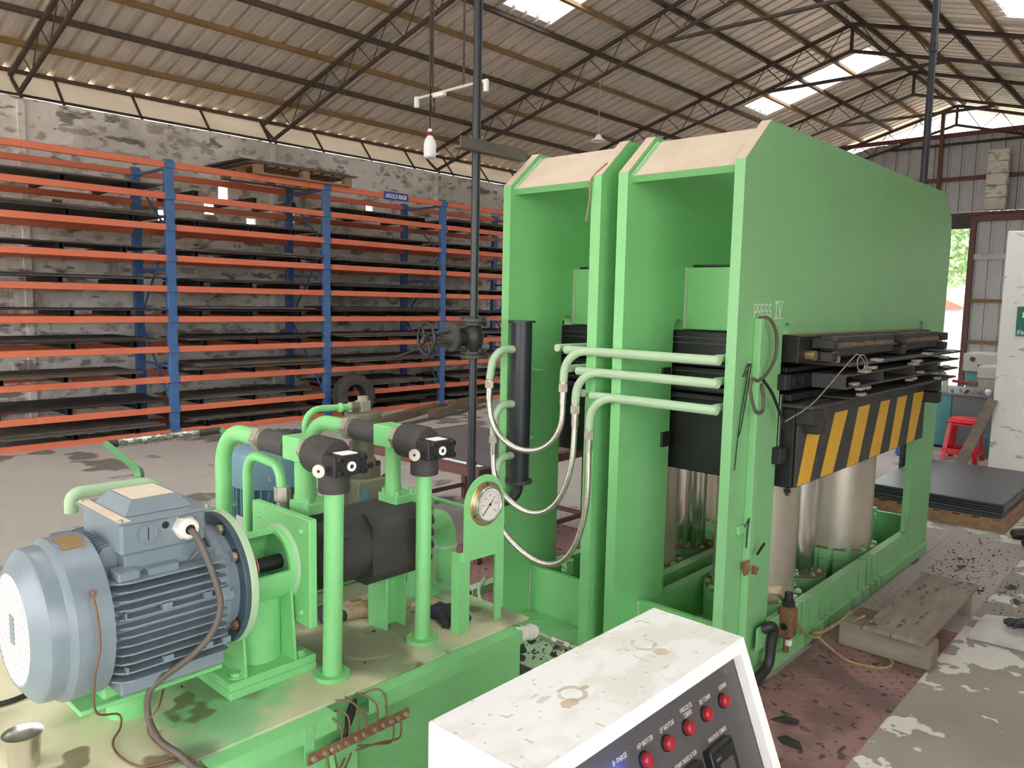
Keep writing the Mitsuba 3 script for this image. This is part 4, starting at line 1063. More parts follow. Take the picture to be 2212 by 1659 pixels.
# horizontal electric motor
mo = thing('electric_motor', 'big blue-grey electric motor with cooling fins and a fan cowl, lying in the foreground', 'electric motor')
fc = part(mo, 'fan_cowl', lathe([(.118, .468), (.126, .466), (.160, .487), (.168, .494), (.171, .503), (.172, .527), (.178, .533), (.183, .541), (.184, .614), (.180, .614), (.179, .55), (.118, .47)], (0, AY, AZ), (1, 0, 0), 72), 'motor_blue', smooth=30, label='smooth fan cowl')
gb = []
for k in range(-11, 12):
    c_ = k*.0105
    h_ = math.sqrt(max(.121**2-c_**2, 0))
    if h_ < .01: continue
    gb += [box(.4665, .4695, AY+c_-.0021, AY+c_+.0021, AZ-h_, AZ+h_), box(.4665, .4695, AY-h_, AY+h_, AZ+c_-.0021, AZ+c_+.0021)]
part(fc, 'fan_grille', gb, 'console_white', label='square-mesh fan grille')
part(fc, 'grille_badge', box(.4655, .467, AY-.015, AY+.015, AZ-.033, AZ+.033, .0005), 'motor_blue')
part(mo, 'fan', [lathe([(0, .50), (.12, .50), (.12, .505), (0, .505)], (0, AY, AZ), (1, 0, 0), 32)]+[box(.488, .50, AY-.004, AY+.004, AZ-.115, AZ+.115)], 'black_plastic')
part(mo, 'stator_body', lathe([(0, .60), (.136, .60), (.136, .885), (0, .885)], (0, AY, AZ), (1, 0, 0), 48), 'motor_blue', smooth=40)
zf = [AZ-.128+.0205*i for i in range(12)]
for i, z in enumerate(zf):
    yb = math.sqrt(max(.136**2-(z-AZ)**2, .0))-.02
    yo = min(.166, .07+.9*math.sqrt(max(.185**2-(z-AZ)**2, 0)))
    if -.02 < z-AZ < .0 or True:
        for s in (-1, 1):
            f_ = prism(Polygon([(.618, yb), (.618, yo-.028), (.632, yo-.008), (.655, yo), (.872, yo), (.882, yo-.01), (.882, yb)]), .0042, np.array([[1, 0, 0, 0], [0, s, 0, AY], [0, 0, 1, z], [0, 0, 0, 1.0]]))
            part(mo, 'fin', f_, 'motor_blue')
for z in (AZ+.035, AZ-.09):            # bridges with slots on the near side
    for xa, xb in ((.62, .70), (.722, .80), (.822, .84), (.864, .884)):
        part(mo, 'fin_bridge', box(xa if xa > .63 else xa+.02, xb-.055 if xb-xa > .06 else xb, AY-.1665, AY-.150, z-.018, z-.002, .001), 'motor_blue')
for y in np.arange(AY-.075, AY+.13, .0195):
    zb = AZ+math.sqrt(max(.136**2-(y-AY)**2, 0))-.02
    part(mo, 'fin', prism(Polygon([(.618, zb), (.618, AZ+.146), (.632, AZ+.162), (.66, AZ+.166), (.66, zb)]), .004, XZ(y)), 'motor_blue')
part(mo, 'foot', [box(.632, .875, AY-.150, AY+.150, AZ-.164, AZ-.128, .004)], 'motor_blue')
part(mo, 'end_bell', lathe([(0, .872), (.150, .872), (.154, .876), (.154, .893), (.146, .897), (.140, .926), (0, .926)], (0, AY, AZ), (1, 0, 0), 56), 'motor_blue', smooth=30)
part(mo, 'mounting_flange', lathe([(0, .924), (.169, .924), (.1715, .927), (.1715, .936), (0, .936)], (0, AY, AZ), (1, 0, 0), 64), 'motor_dark', smooth=30, label='dark mounting flange, rusty at the bottom')
for a in (PI+.62, PI-.62, PI/2+.35, 1.5*PI-.35, .6, -.6):
    y, z = AY+.151*math.cos(a), AZ+.151*math.sin(a)
    b_ = part(mo, 'flange_bolt', [cyl((.924, y, z), (.911, y, z), .0125, 6)], 'rust' if z < AZ else 'zinc')
    part(b_, 'washer', cyl((.9245, y, z), (.921, y, z), .018, 16), 'black_iron')
for a in (PI-.05, PI/2+.02):
    part(mo, 'end_lug', [box(.868, .899, AY+.150*math.cos(a)-.014, AY+.150*math.cos(a)+.014, AZ+.150*math.sin(a)-.012, AZ+.150*math.sin(a)+.012, .003)], 'motor_blue')
for x, y, m in ((.835, AY-.125, 'near'), (.60, AY+.10, 'far')):
    lug = Polygon([(-.03, 0), (-.022, .034), (.022, .034), (.03, 0)]).difference(Polygon([(-.016, .006), (-.012, .024), (.012, .024), (.016, .006)]))
    part(mo, 'lifting_lug', prism(lug, .014, np.array([[1, 0, 0, x], [0, -.75 if m == 'near' else .35, -.6, y], [0, .66, .8, AZ+.105 if m == 'near' else AZ+.135], [0, 0, 0, 1.0]])), 'motor_blue')
part(mo, 'body_boss', [box(.632, .68, AY-.158, AY-.10, AZ+.10, AZ+.122, .004), box(.70, .77, AY-.150, AY-.09, AZ+.098, AZ+.116, .003)], 'motor_blue')
tbx = part(mo, 'terminal_box', [box(.652, .848, 1.768, 2.0, 1.015, 1.092, .006), box(.66, .84, 1.772, 1.99, .97, 1.016, .004)], 'motor_blue')
lz = 1.092
lid = hull([(x, y, lz+.007) for x in (.672, .825) for y in (1.79, 1.975)]+[(x, y, lz+.038) for x in (.695, .802) for y in (1.815, 1.945)])
part(tbx, 'lid', [box(.640, .856, 1.748, 2.012, lz, lz+.006, .002), lid], 'motor_blue', label='raised lid of the terminal box')
part(tbx, 'dust_layer', [box(.700, .797, 1.82, 1.94, lz+.0381, lz+.039), box(.644, .67, 1.752, 2.008, lz+.0062, lz+.0068)], 'dust')
for x, y in ((.650, 1.758), (.846, 1.758), (.650, 2.0), (.846, 2.0)):
    part(tbx, 'lid_screw', capscrew((x, y, lz+.006), (0, 0, 1), .005, .006), 'zinc')
part(tbx, 'knockout', [lathe([(.024, 0), (.027, 0), (.027, .002), (.024, .002)], (.712, 1.768, 1.058), (0, -1, 0), 32), lathe([(0, 0), (.022, 0), (.022, .0015), (0, .0015)], (.712, 1.768, 1.058), (0, -1, 0), 32)], 'motor_blue', smooth=40)
part(tbx, 'knockout_slot', box(.711, .713, 1.7655, 1.768, 1.043, 1.073), 'black_iron')
part(tbx, 'plug_hole', cyl((.752, 1.7685, 1.070), (.752, 1.7672, 1.070), .0085, 20), 'black_plastic')
cg = part(tbx, 'cable_gland', [cyl((.794, 1.768, 1.058), (.794, 1.752, 1.058), .028, 6), lathe([(0, .014), (.025, .014), (.025, .030), (.020, .036), (.012, .036), (.012, .03), (0, .03)], (.794, 1.768, 1.058), (0, -1, 0), 28)], 'white_plastic', smooth=40, label='white cable gland')
part(cg, 'gland_bore', cyl((.794, 1.737, 1.058), (.794, 1.7335, 1.058), .012, 16), 'black_plastic')
part(mo, 'sticker', arc_shell(.1842, .1845, .552, .60, PI/2-.05, PI/2+.35, 10), 'purlin_ochre', label='orange sticker')
solo('motor_cable', tube(spline([(.794, 1.745, 1.058), (.80, 1.715, 1.045), (.810, 1.690, 1.0), (.822, 1.670, .94), (.828, 1.662, .885), (.810, 1.668, .825), (.772, 1.69, .775), (.722, 1.735, .722), (.697, 1.75, .69), (.692, 1.748, .635), (.692, 1.69, .602), (.705, 1.625, .592), (.735, 1.590, .556), (.80, 1.588, .54)]), .0075, 12), 'cable', 'thick brown cable curving from the white gland of the motor into the trunking', 'cable', smooth=60)
solo('earth_cable', [tube(spline([(.570, AY-.186, AZ+.095), (.572, 1.690, .93), (.574, 1.685, .86), (.566, 1.70, .79), (.60, 1.80, .66), (.672, 1.99-.12, .60), (.668, 1.85, .577), (.632, 1.80, .575), (.622, 1.73, .575), (.64, 1.66, .575), (.70, 1.635, .575)]), .0026, 7), lathe([(.004, 0), (.009, 0), (.009, .003), (.004, .003)], (.57, AY-.184, AZ+.104), (0, -1, .3), 16)], 'wire_brown', 'thin brown earth wire hanging from the lug on the fan cowl', 'wire', smooth=60)
solo('earth_cable', tube(spline([(.75, 1.80, .66), (.715, 1.745, .65), (.69, 1.738, .63), (.682, 1.72, .605), (.70, 1.66, .58), (.735, 1.60, .572), (.738, 1.595, .50), (.74, 1.60, .42)]), .0024, 7), 'wire_brown', 'second thin brown wire running beside the thick motor cable', 'wire', smooth=60)

# pump
pu = thing('hydraulic_pump', 'black cast iron hydraulic pump behind the square green plate', 'pump')
part(pu, 'mounting_flange', lathe([(0, 1.142), (.118, 1.142), (.118, 1.166), (0, 1.166)], (0, AY, AZ-.01), (1, 0, 0), 40), 'black_iron', smooth=30)
part(pu, 'front_body', lathe([(0, 1.165), (.098, 1.165), (.104, 1.185), (.108, 1.22), (.108, 1.33), (.104, 1.36), (0, 1.36)], (0, AY, AZ), (1, 0, 0), 40), 'pump_black', smooth=40)
part(pu, 'rib', [box(1.20, 1.245, AY-.113, AY-.09, AZ-.09, AZ+.09, .008)], 'pump_black')
sq = Polygon([(-.098, -.07), (-.07, -.102), (.07, -.102), (.098, -.07), (.098, .07), (.07, .098), (-.07, .098), (-.098, .07)])
part(pu, 'rear_body', prism(sq.buffer(.006), .205, YZ(1.36)@np.array([[1, 0, 0, AY], [0, 1, 0, AZ-.008], [0, 0, 1, 0], [0, 0, 0, 1.0]])), 'pump_black', smooth=35)
part(pu, 'end_cover', [prism(sq.buffer(-.006), .03, YZ(1.565)@np.array([[1, 0, 0, AY], [0, 1, 0, AZ-.008], [0, 0, 1, 0], [0, 0, 0, 1.0]])), lathe([(0, 1.59), (.06, 1.59), (.05, 1.612), (0, 1.612)], (0, AY, AZ-.008), (1, 0, 0), 24)], 'pump_black', smooth=35)
for y in (-.075, -.025, .025, .075):
    for z in (-.082, .078):
        part(pu, 'cover_bolt', capscrew((1.59, AY+y, AZ+z), (1, 0, 0), .013, .016), 'pump_black')
for z in (-.04, .0, .04):
    part(pu, 'cover_bolt', capscrew((1.59, AY-.085, AZ+z), (1, 0, 0), .013, .016), 'pump_black')
part(pu, 'front_bolt', [cyl((1.24, AY-.112, AZ+.065), (1.27, AY-.112, AZ+.065), .012, 12)], 'pump_black')
hs_ = []
part(pu, 'h_column', [box(1.455, 1.463, 1.845, 1.935, ZT, AZ-.112), box(1.527, 1.535, 1.845, 1.935, ZT, AZ-.112), box(1.463, 1.527, 1.886, 1.893, ZT, AZ-.112)], 'green', label='green H-column under the pump')

# two delivery lines: riser block, tee, check valve, bent pipe, relief valve and return pipe
for nm, LX, rz0, lead in (('nearer', 1.182, 1.022, 'near the square plate'), ('farther', 1.500, .990, 'beside the gauge')):
    d = thing('delivery_line', f'{nm} green delivery pipe with a black relief valve on top, {lead}', 'pipe', 'delivery lines over the pump')
    part(d, 'flange_block', box(LX-.002, LX+.088, 1.853, 1.943, rz0-.034, rz0, .003), 'green')
    if nm == 'nearer': part(d, 'spacer', box(LX+.004, LX+.08, 1.86, 1.936, .97, rz0-.034), 'pump_black')
    else: part(d, 'spacer', box(LX+.004, LX+.08, 1.86, 1.936, .94, rz0-.034), 'pump_black')
    for x in (LX+.014, LX+.072):
        for y in (1.868, 1.928):
            part(d, 'cap_screw', capscrew((x, y, rz0), (0, 0, 1), .009, .014), 'green_small')
    part(d, 'riser', tube([(LX+.02, 1.895, rz0), (LX+.02, 1.895, 1.15)], .0245 if nm == 'farther' else .029, 20), 'green', smooth=40)
    part(d, 'tee_block', box(LX-.026, LX+.046, 1.852, 1.938, 1.145, 1.212, .003), 'green')
    part(d, 'lock_nut', cyl((LX, 1.852, 1.178), (LX, 1.812, 1.178), .036, 6), 'zinc', label='hexagon nut')
    part(d, 'check_valve', [lathe([(0, 0), (.031, 0), (.034, .006), (.034, .125), (.031, .13), (0, .13)], (LX, 1.938, 1.178), (0, 1, 0), 24)], 'grey_iron', smooth=40, label='round dark check valve')
    part(d, 'pipe_nut', [cyl((LX, 2.068, 1.178), (LX, 2.076, 1.178), .030, 16), cyl((LX, 2.076, 1.178), (LX, 2.104, 1.178), .040, 6)], 'zinc')
    part(d, 'bent_pipe', tube(bend([(LX, 2.10, 1.178), (LX, 2.335, 1.178), (LX, 2.335, ZT)], .12, 12), .0255, 18), 'green', smooth=50)
    v = part(d, 'relief_valve', [lathe([(0, 0), (.047, 0), (.052, .006), (.052, .095), (.046, .11), (0, .115)], (LX, 1.815, 1.176), (0, -1, 0), 32), lathe([(0, 1.085), (.040, 1.085), (.042, 1.088), (.042, 1.13), (.046, 1.16), (0, 1.17)], (LX, 1.722, 0), (0, 0, 1), 32)], 'pump_black', smooth=40, label='black relief valve')
    part(v, 'pilot_block', [box(LX-.052, LX+.052, 1.645, 1.702, 1.142, 1.196, .003)], 'black_iron')
    for x in (LX-.036, LX+.036):
        for z in (1.152, 1.186):
            part(v, 'pilot_screw', capscrew((x, 1.645, z), (0, -1, 0), .0095, .012), 'black_iron')
    part(v, 'pilot_plug', lathe([(.006, 0), (.013, 0), (.013, .004), (.006, .004)], (LX, 1.645, 1.166), (0, -1, 0), 24), 'white', label='white ring')
    part(v, 'name_tag', box(LX-.022, LX+.026, 1.652, 1.694, 1.1962, 1.198), 'white', label='white tag')
    kn = np.array([LX-.052, 1.688, 1.160])
    part(v, 'knob', [cyl(kn, kn+np.array([-.022, -.012, 0]), .008, 10), lathe([(0, .024), (.0175, .024), (.0175, .034), (0, .034)], kn, (-1, -.55, 0), 28)], 'steel', smooth=40, label='round grey setting dial')
    part(v, 'knob_centre', lathe([(0, .034), (.004, .034), (.004, .0352), (0, .0352)], kn, (-1, -.55, 0), 10), 'black_iron')
    part(d, 'return_pipe', tube([(LX-.008 if nm == 'nearer' else LX-.003, 1.722, ZT), (LX, 1.722, 1.10)], .0265 if nm == 'nearer' else .0235, 18), 'green', smooth=40)
    xx = LX-.008 if nm == 'nearer' else LX-.003
    part(d, 'base_flange', lathe([(0, ZT), (.048, ZT), (.048, ZT+.011), (0, ZT+.011)], (xx, 1.722, 0), (0, 0, 1), 32), 'green', smooth=40)
dr_ = thing('drain_pipe', 'slim green drain pipe bent like a hook over the square plate', 'pipe')
part(dr_, 'pipe', tube(bend([(1.205, 2.225, ZT), (1.205, 2.225, 1.115), (1.205, 2.035, 1.105), (1.205, 2.02, 1.03)], .07, 9), .0155, 14), 'green', smooth=50)
part(dr_, 'union_nut', [cyl((1.205, 2.021, 1.042), (1.205, 2.019, 1.0), .024, 6), cyl((1.205, 2.019, 1.0), (1.205, 2.019, .94), .017, 6)], 'zinc')

# vertical motor and olive pump behind
VX, VY = 1.405, 2.445
vm = thing('vertical_motor', 'upright blue electric motor standing behind the bent green pipes', 'electric motor')
part(vm, 'body', lathe([(0, ZT+.045), (.10, ZT+.045), (.10, .97), (0, .97)], (VX, VY, 0), (0, 0, 1), 32), 'motor2', smooth=40)
for i in range(30):
    a = i*2*PI/30
    m = box(.09, .122, -.0022, .0022, .66, .952)
    m.apply_transform(trimesh.transformations.rotation_matrix(a, [0, 0, 1])); m.apply_translation([VX, VY, 0])
    part(vm, 'fin', m, 'motor2')
part(vm, 'fan_cowl', lathe([(0, .948), (.124, .948), (.126, .952), (.126, 1.04), (.118, 1.065), (.09, 1.085), (0, 1.088)], (VX, VY, 0), (0, 0, 1), 40), 'motor2', smooth=35)
part(vm, 'flange', lathe([(0, ZT+.045), (.125, ZT+.045), (.125, ZT+.06), (0, ZT+.06)], (VX, VY, 0), (0, 0, 1), 40), 'motor2', smooth=35)
part(vm, 'cowl_screw', cyl((VX-.06, VY-.111, .985), (VX-.065, VY-.12, .985), .006, 8), 'zinc')
part(vm, 'nameplate', box(VX-.136, VX-.128, VY-.075, VY-.02, .74, .86, .001), 'cream', label='cream nameplate')
op = thing('accumulator_pump', 'olive green upright pump cylinder with a square fitting on top', 'pump')
OX, OY = 1.745, 2.355
part(op, 'cap', lathe([(0, 1.085), (.068, 1.085), (.068, 1.15), (.0665, 1.151), (.0665, 1.153), (.068, 1.154), (.068, 1.176), (.066, 1.179), (0, 1.179)], (OX, OY, 0), (0, 0, 1), 40), 'olive', smooth=35)
part(op, 'column', lathe([(0, .60), (.05, .60), (.05, 1.0), (.042, 1.01), (.042, 1.09), (0, 1.09)], (OX, OY, 0), (0, 0, 1), 32), 'olive', smooth=35)
part(op, 'flange', lathe([(0, .935), (.066, .935), (.066, .975), (0, .975)], (OX, OY, 0), (0, 0, 1), 32), 'olive', smooth=35)
for k in range(6):
    a = k*PI/3+.4
    part(op, 'flange_bolt', capscrew((OX+.055*math.cos(a), OY+.055*math.sin(a), .975), (0, 0, 1), .011, .016), 'black_iron')
part(op, 'valve_block', [box(OX-.075, OX+.045, OY-.075, OY+.03, .615, .935, .004)], 'olive_light')
part(op, 'tag', box(OX-.064, OX-.03, OY-.0765, OY-.0752, .80, .90), 'teal', label='turquoise tag')
part(op, 'mount_plate', [box(OX+.05, OX+.06, OY-.10, OY+.02, .62, .93, .002)], 'green')
part(op, 'mount_screw', capscrew((OX+.05, OY-.06, .90), (-1, 0, 0), .012, .012), 'green_small')
part(op, 'top_fitting', [box(OX-.022, OX+.022, OY-.022, OY+.022, 1.179, 1.222, .003), cyl((OX, OY, 1.222), (OX, OY, 1.238), .020, 6)], 'olive_light', label='square steel fitting')
part(op, 'nut', [cyl((OX-.022, OY, 1.202), (OX-.03, OY, 1.202), .010, 12), cyl((OX-.03, OY, 1.202), (OX-.058, OY, 1.202), .020, 6)], 'steel')
part(op, 'pressure_pipe', tube(bend([(OX-.058, OY, 1.202), (1.51, OY+.02, 1.206), (1.51, OY+.02, ZT)], .06, 9), .0125, 12), 'green', smooth=50, label='thin green pipe')
part(op, 'pipe_collar', lathe([(0, -.01), (.015, -.01), (.019, 0), (.015, .01), (0, .01)], (OX-.10, OY, 1.2025), (1, 0, 0), 14), 'green', smooth=40)

# pressure gauge stand
gs = thing('gauge_stand', 'arched green plate on two angle legs holding a round pressure gauge', 'pressure gauge')
gp = Polygon([(1.612, .80), (1.788, .795), (1.788, .972)]+[(1.700+.088*math.cos(a), .972+.09*math.sin(a)) for a in np.linspace(0, PI, 25)]+[(1.612, .972)])
part(gs, 'plate', prism(gp, .005, XZ(1.662)), 'green')
for x0, x1, s in ((1.595, 1.642, 1), (1.758, 1.787, -1)):
    part(gs, 'leg', [box(x0, x1, 1.667, 1.671, ZT, .83), box(x0 if s > 0 else x1-.004, x0+.004 if s > 0 else x1, 1.667, 1.70, ZT, .83)], 'green')
ga = part(gs, 'gauge', [lathe([(0, 0), (.058, 0), (.058, .016), (.056, .020), (.052, .021), (.050, .016), (0, .016)], (1.703, 1.662, .970), (0, -1, 0), 48)], 'steel', smooth=35, label='pressure gauge')
part(ga, 'bezel', lathe([(.05, 0), (.071, 0), (.071, .0035), (.069, .005), (.05, .005)], (1.703, 1.662, .970), (0, -1, 0), 48), 'brass', smooth=35, label='tarnished bezel')
part(ga, 'dial', lathe([(0, .0160), (.0495, .0160), (.0495, .0172), (0, .0172)], (1.703, 1.662, .970), (0, -1, 0), 48), 'gauge_face', label='white dial')
tk_ = []
for i in range(41):
    a = -.25*PI+1.5*PI*i/40
    r0 = .040 if i % 5 else .036
    p = lambda r: (1.703+r*math.cos(a), 1.6445, .970+r*math.sin(a))
    tk_.append(tube([p(r0), p(.0445)], .0005, 4))
part(ga, 'scale', tk_, 'ink', kind='stuff')
nb_ = []
for i in range(7):
    a = 1.25*PI-1.5*PI*i/6
    t_ = meshkit.text_mesh(str(i*100), .0050, .0003)
    t_.apply_translation([-t_.bounds[:, 0].mean(), -.0025, 0])
    t_.apply_transform(np.array([[1, 0, 0, 1.703+.029*math.cos(a)], [0, 0, -1, 1.6446], [0, 1, 0, .970+.029*math.sin(a)], [0, 0, 0, 1.0]]))
    nb_.append(t_)
part(ga, 'numerals', nb_, 'button_red', kind='stuff')
part(ga, 'needle', [tube([(1.717, 1.643, .984), (1.672, 1.643, .939)], .0011, 6), cyl((1.703, 1.6445, .970), (1.703, 1.641, .970), .004, 12)], 'ink', label='black needle')
for a in (PI/2, PI/2+2.1, PI/2-2.1):
    part(ga, 'bezel_screw', cyl((1.703+.0635*math.cos(a), 1.657, .970+.0635*math.sin(a)), (1.703+.0635*math.cos(a), 1.6545, .970+.0635*math.sin(a)), .0035, 8), 'black_iron')


# ================================================================== CONTROL CONSOLE
co = thing('control_console', 'white control console with a sloping dark panel of red push buttons, in the foreground', 'control panel')
CX0, CX1, CYB, CYF, CZ = .820, 1.512, .925, .700, .900
sd, nd = np.array([0, -.3593, -.9332]), np.array([0, -.9332, .3593])
PM = np.eye(4); PM[:3, 0], PM[:3, 1], PM[:3, 2], PM[:3, 3] = [1, 0, 0], sd, nd, [0, CYF, CZ]      # x, distance down the panel, height off its rim


def onp(m):
    m = m.copy(); m.apply_transform(PM); return m


bt = np.array([CYF, CZ])+np.array([-.3593, -.9332])*.46
off = np.array([.9332, -.3593])*.027
pf = Polygon([(CYB, .02), (CYB, CZ-.002), (CYF+.03, CZ-.002), (CYF+.030, CZ-.004), tuple(bt+off), (bt[0]+off[0]+.06, .02)])
part(co, 'cabinet', prism(pf, CX1-CX0-.006, YZ(CX0+.003)), 'console_white')
part(co, 'plinth', box(CX0+.02, CX1-.02, bt[0]+.10, CYB-.02, 0, .02), 'black_paint')
part(co, 'top', box(CX0, CX1, CYF, CYB, CZ-.006, CZ, .002), 'console_top', label='white top with dried cup rings')
for x in (CX0, CX1-.003):
    part(co, 'side_cheek', prism(Polygon([(CYB, .02), (CYB, CZ-.003), (CYF+.004, CZ-.003), tuple(bt), (bt[0]+.06, .02)]), .003, YZ(x)), 'console_white')
part(co, 'panel_rim', [onp(box(CX0, CX1, 0, .026, -.027, 0, .003)), onp(box(CX0, CX0+.026, .02, .46, -.027, 0, .003)), onp(box(CX1-.026, CX1, .02, .46, -.027, 0, .003)), onp(box(CX0, CX1, .43, .46, -.027, 0, .003))], 'console_white')
pn = part(co, 'panel', onp(box(CX0+.02, CX1-.02, .022, .44, -.030, -.026)), 'panel_grey', label='dark grey instrument panel')


def dome(x, s, r=.0128, h=.017):
    return onp(lathe([(0, -.026), (r, -.026), (r, -.026+h*.6), (r*.93, -.026+h*.8), (r*.7, -.026+h*.95), (0, -.026+h)], (x, s, 0), (0, 0, 1), 32))


def panel_text(t, x, s, h=.0085):
    m = meshkit.text_mesh(t, h, .0004)
    m.apply_translation([-m.bounds[:, 0].mean(), -m.bounds[:, 1].mean(), 0]); m.apply_scale([.8, 1, 1])
    m.vertices = m.vertices*[1, -1, 1]+[x, s, -.0259]; m.invert()
    return onp(m)


for x, ls in ((1.403, [('DOWN', .071)]), (1.332, [('DE COMP.', .071)]), (1.262, [('PROCESS', .063), ('TIMER', .0745)]), (1.189, [('LP MOTOR', .070)]), (1.116, [('HP MOTOR', .070)])):
    b = part(co, 'push_button', dome(x, .0945), 'button_red', smooth=40, label='red push button '+' '.join(a for a, _ in ls))
    part(b, 'collar', onp(lathe([(0, -.026), (.0150, -.026), (.0150, -.022), (0, -.022)], (x, .0945, 0), (0, 0, 1), 32)), 'black_plastic', smooth=40)
    part(co, 'button_caption', [panel_text(a, x+.016, s) for a, s in ls], 'lettering', label='pale caption '+' '.join(a for a, _ in ls))
scene['m_led_glow'] = {'type': 'twosided', 'bsdf': {'type': 'diffuse', 'reflectance': rgb((.1, .15, .5))}}
lk = part(co, 'pilot_lamp', dome(1.043, .0945), 'led_glow', label='lit blue pilot lamp B-PHASE', shape=None)
scene[lk]['emitter'] = {'type': 'area', 'radiance': rgb((.03, .16, 1.3))}
part(co, 'button_caption', [panel_text('B-PHASE', 1.055, .068)], 'lettering', label='pale caption B-PHASE')
part(co, 'button_caption', [panel_text('PROCESS TIMER', 1.356, .143, .008)], 'lettering', label='pale caption PROCESS TIMER above the timer')
part(co, 'button_caption', [panel_text('TEMP INDICATOR', 1.235, .143, .008)], 'lettering', label='pale caption TEMP INDICATOR')
for x0, x1, s0, s1, l in ((1.290, 1.378, .152, .262, 'black process timer'), (1.196, 1.262, .152, .25, 'black temperature indicator')):
    ti = part(co, 'instrument', [onp(box(x0, x1, s0, s1, -.026, -.008, .002)), onp(box(x0+.008, x1-.006, s0+.008, s1-.008, -.008, -.0065))], 'black_plastic', label=l)
    part(ti, 'window', onp(box(x0+.02, x1-.018, s0+.030, s0+.062, -.0065, -.006)), 'grey_iron')
    part(ti, 'thumbwheel', [onp(box(x0+.024+.012*k, x0+.033+.012*k, s0+.070, s0+.090, -.0065, -.003, .001)) for k in range(3)], 'panel_grey')
    m = meshkit.text_mesh('selec', .0062, .0003)
    m.vertices = m.vertices*[.9, -1, 1]+[x0+.012, s0+.022, -.0064]; m.invert()
    part(ti, 'maker_name', onp(m), 'purlin_ochre')
part(co, 'empty_hole', onp(lathe([(0, -.0258), (.006, -.0258), (.006, -.0255), (0, -.0255)], (1.443, .048, 0), (0, 0, 1), 16)), 'rust', label='empty rusty hole')

# ================================================================== SMALL THINGS ON THE TANK AND FLOOR
cup = thing('steel_tumbler', 'shiny steel tumbler standing on the tank in the corner of the photo', 'tumbler')
part(cup, 'cup', lathe([(0, ZT+.001), (.027, ZT+.001), (.029, ZT+.004), (.034, ZT+.068), (.0395, ZT+.080), (.0405, ZT+.0805), (.039, ZT+.0790), (.0325, ZT+.067), (.027, ZT+.005), (0, ZT+.004)], (.466, 1.845, 0), (0, 0, 1), 48), 'steel', smooth=50)


def glove(name, label, x, y, z, rot, m0, m1, s=1.0, lift=0.0):
    t = thing(name, label, 'glove')
    ch = []
    for k, (dx, L) in enumerate(((-.034, .055), (-.012, .068), (.012, .066), (.033, .05))):
        ch.append([(dx*.8, .05, .014, .016), (dx*1.15, .05+L*.55, .016, .013), (dx*1.25, .05+L, .011, .011)])
    ch.append([(-.03, 0, .014, .016), (-.065, .03, .016, .013), (-.075, .055, .012, .011)])
    ch.append([(-.022, .05, .015, .017), (.022, .05, .015, .017), (.024, -.01, .016, .018), (-.022, -.01, .016, .018), (-.022, .05, .015, .017), (.024, -.01, .016, .018)])
    b = blob(ch, .008, 4)
    cf = blob([[(-.028, -.015, .016, .017), (-.034, -.075, .015, .016)], [(.028, -.015, .016, .017), (.034, -.075, .015, .016)], [(-.034, -.075, .015, .016), (.034, -.075, .015, .016)], [(-.028, -.015, .016, .017), (.028, -.015, .016, .017), (0, -.07, .018, .017), (-.028, -.015, .016, .017)]], .008, 3)
    for m, nm, mt in ((b, 'hand', m0), (cf, 'cuff', m1)):
        v = np.array(m.vertices)*s
        v[:, 2] += .006*(meshkit.fbm(v*60, 3, 3)-.5)
        v[:, 2] = np.maximum(v[:, 2], .0)
        m.vertices = v
        m.apply_transform(trimesh.transformations.rotation_matrix(rot, [0, 0, 1])); m.apply_translation([x, y, z])
        part(t, nm, m, mt, smooth=50)
    return t


glove('work_glove', 'dark work glove with a tan leather patch lying between the return pipe and gauge stand', 1.655, 1.83, ZT+.001, 3.1, 'glove_dark', 'glove_tan', 1.0)
glove('work_glove', 'crumpled tan and dark glove lying under the pump', 1.44, 2.03, ZT+.001, 4.3, 'glove_tan', 'glove_dark', 1.05)
glove('work_glove', 'dark and cream glove draped over the top of the upright motor', 1.44, 2.42, 1.090, -.9, 'glove_dark', 'glove_cream', 1.15)
solo('rag', [chip(VX-.03, VY+.01, 1.086, .085, 31, .35), chip(VX-.075, VY-.06, 1.06, .05, 33, .5), chip(VX+.045, VY-.01, 1.088, .05, 35, .6)], 'glove_cream', 'cream cotton rag bundled on the upright motor', 'rag')
g = np.random.default_rng(3)
for i in range(9):
    solo('rubber_crumb', chip(*[(1.21, 1.75), (1.63, 1.705), (1.60, 1.74), (1.42, 1.86), (1.28, 1.72), (.86, 1.95), (1.33, 1.93), (.63, 2.1), (1.49, 1.97)][i], ZT, g.uniform(.007, .013), 50+i, .6), 'rubber', 'small black rubber crumb on the tank top', 'rubber crumb', group='rubber crumbs on the tank')
solo('black_cable', tube(spline([(.15, 2.28, ZT+.008), (.40, 2.20, ZT+.008), (.52, 2.165, ZT+.008), (.60, 2.20, ZT+.008), (.66, 2.30, ZT+.008), (.68, 2.42, ZT+.008)]), .007, 8), 'cable_black', 'dark cable curved across the tank top behind the tumbler', 'cable', smooth=50)
solo('grey_cable', tube(spline([(1.07, 2.48, .80), (1.08, 2.70, .86), (1.02, 2.72, .80), (.96, 2.70, .4), (.93, 2.75, .02), (.7, 2.8, .008)]), .009, 8), 'cable', 'grey cable arching down behind the tank to the floor', 'cable', smooth=50)

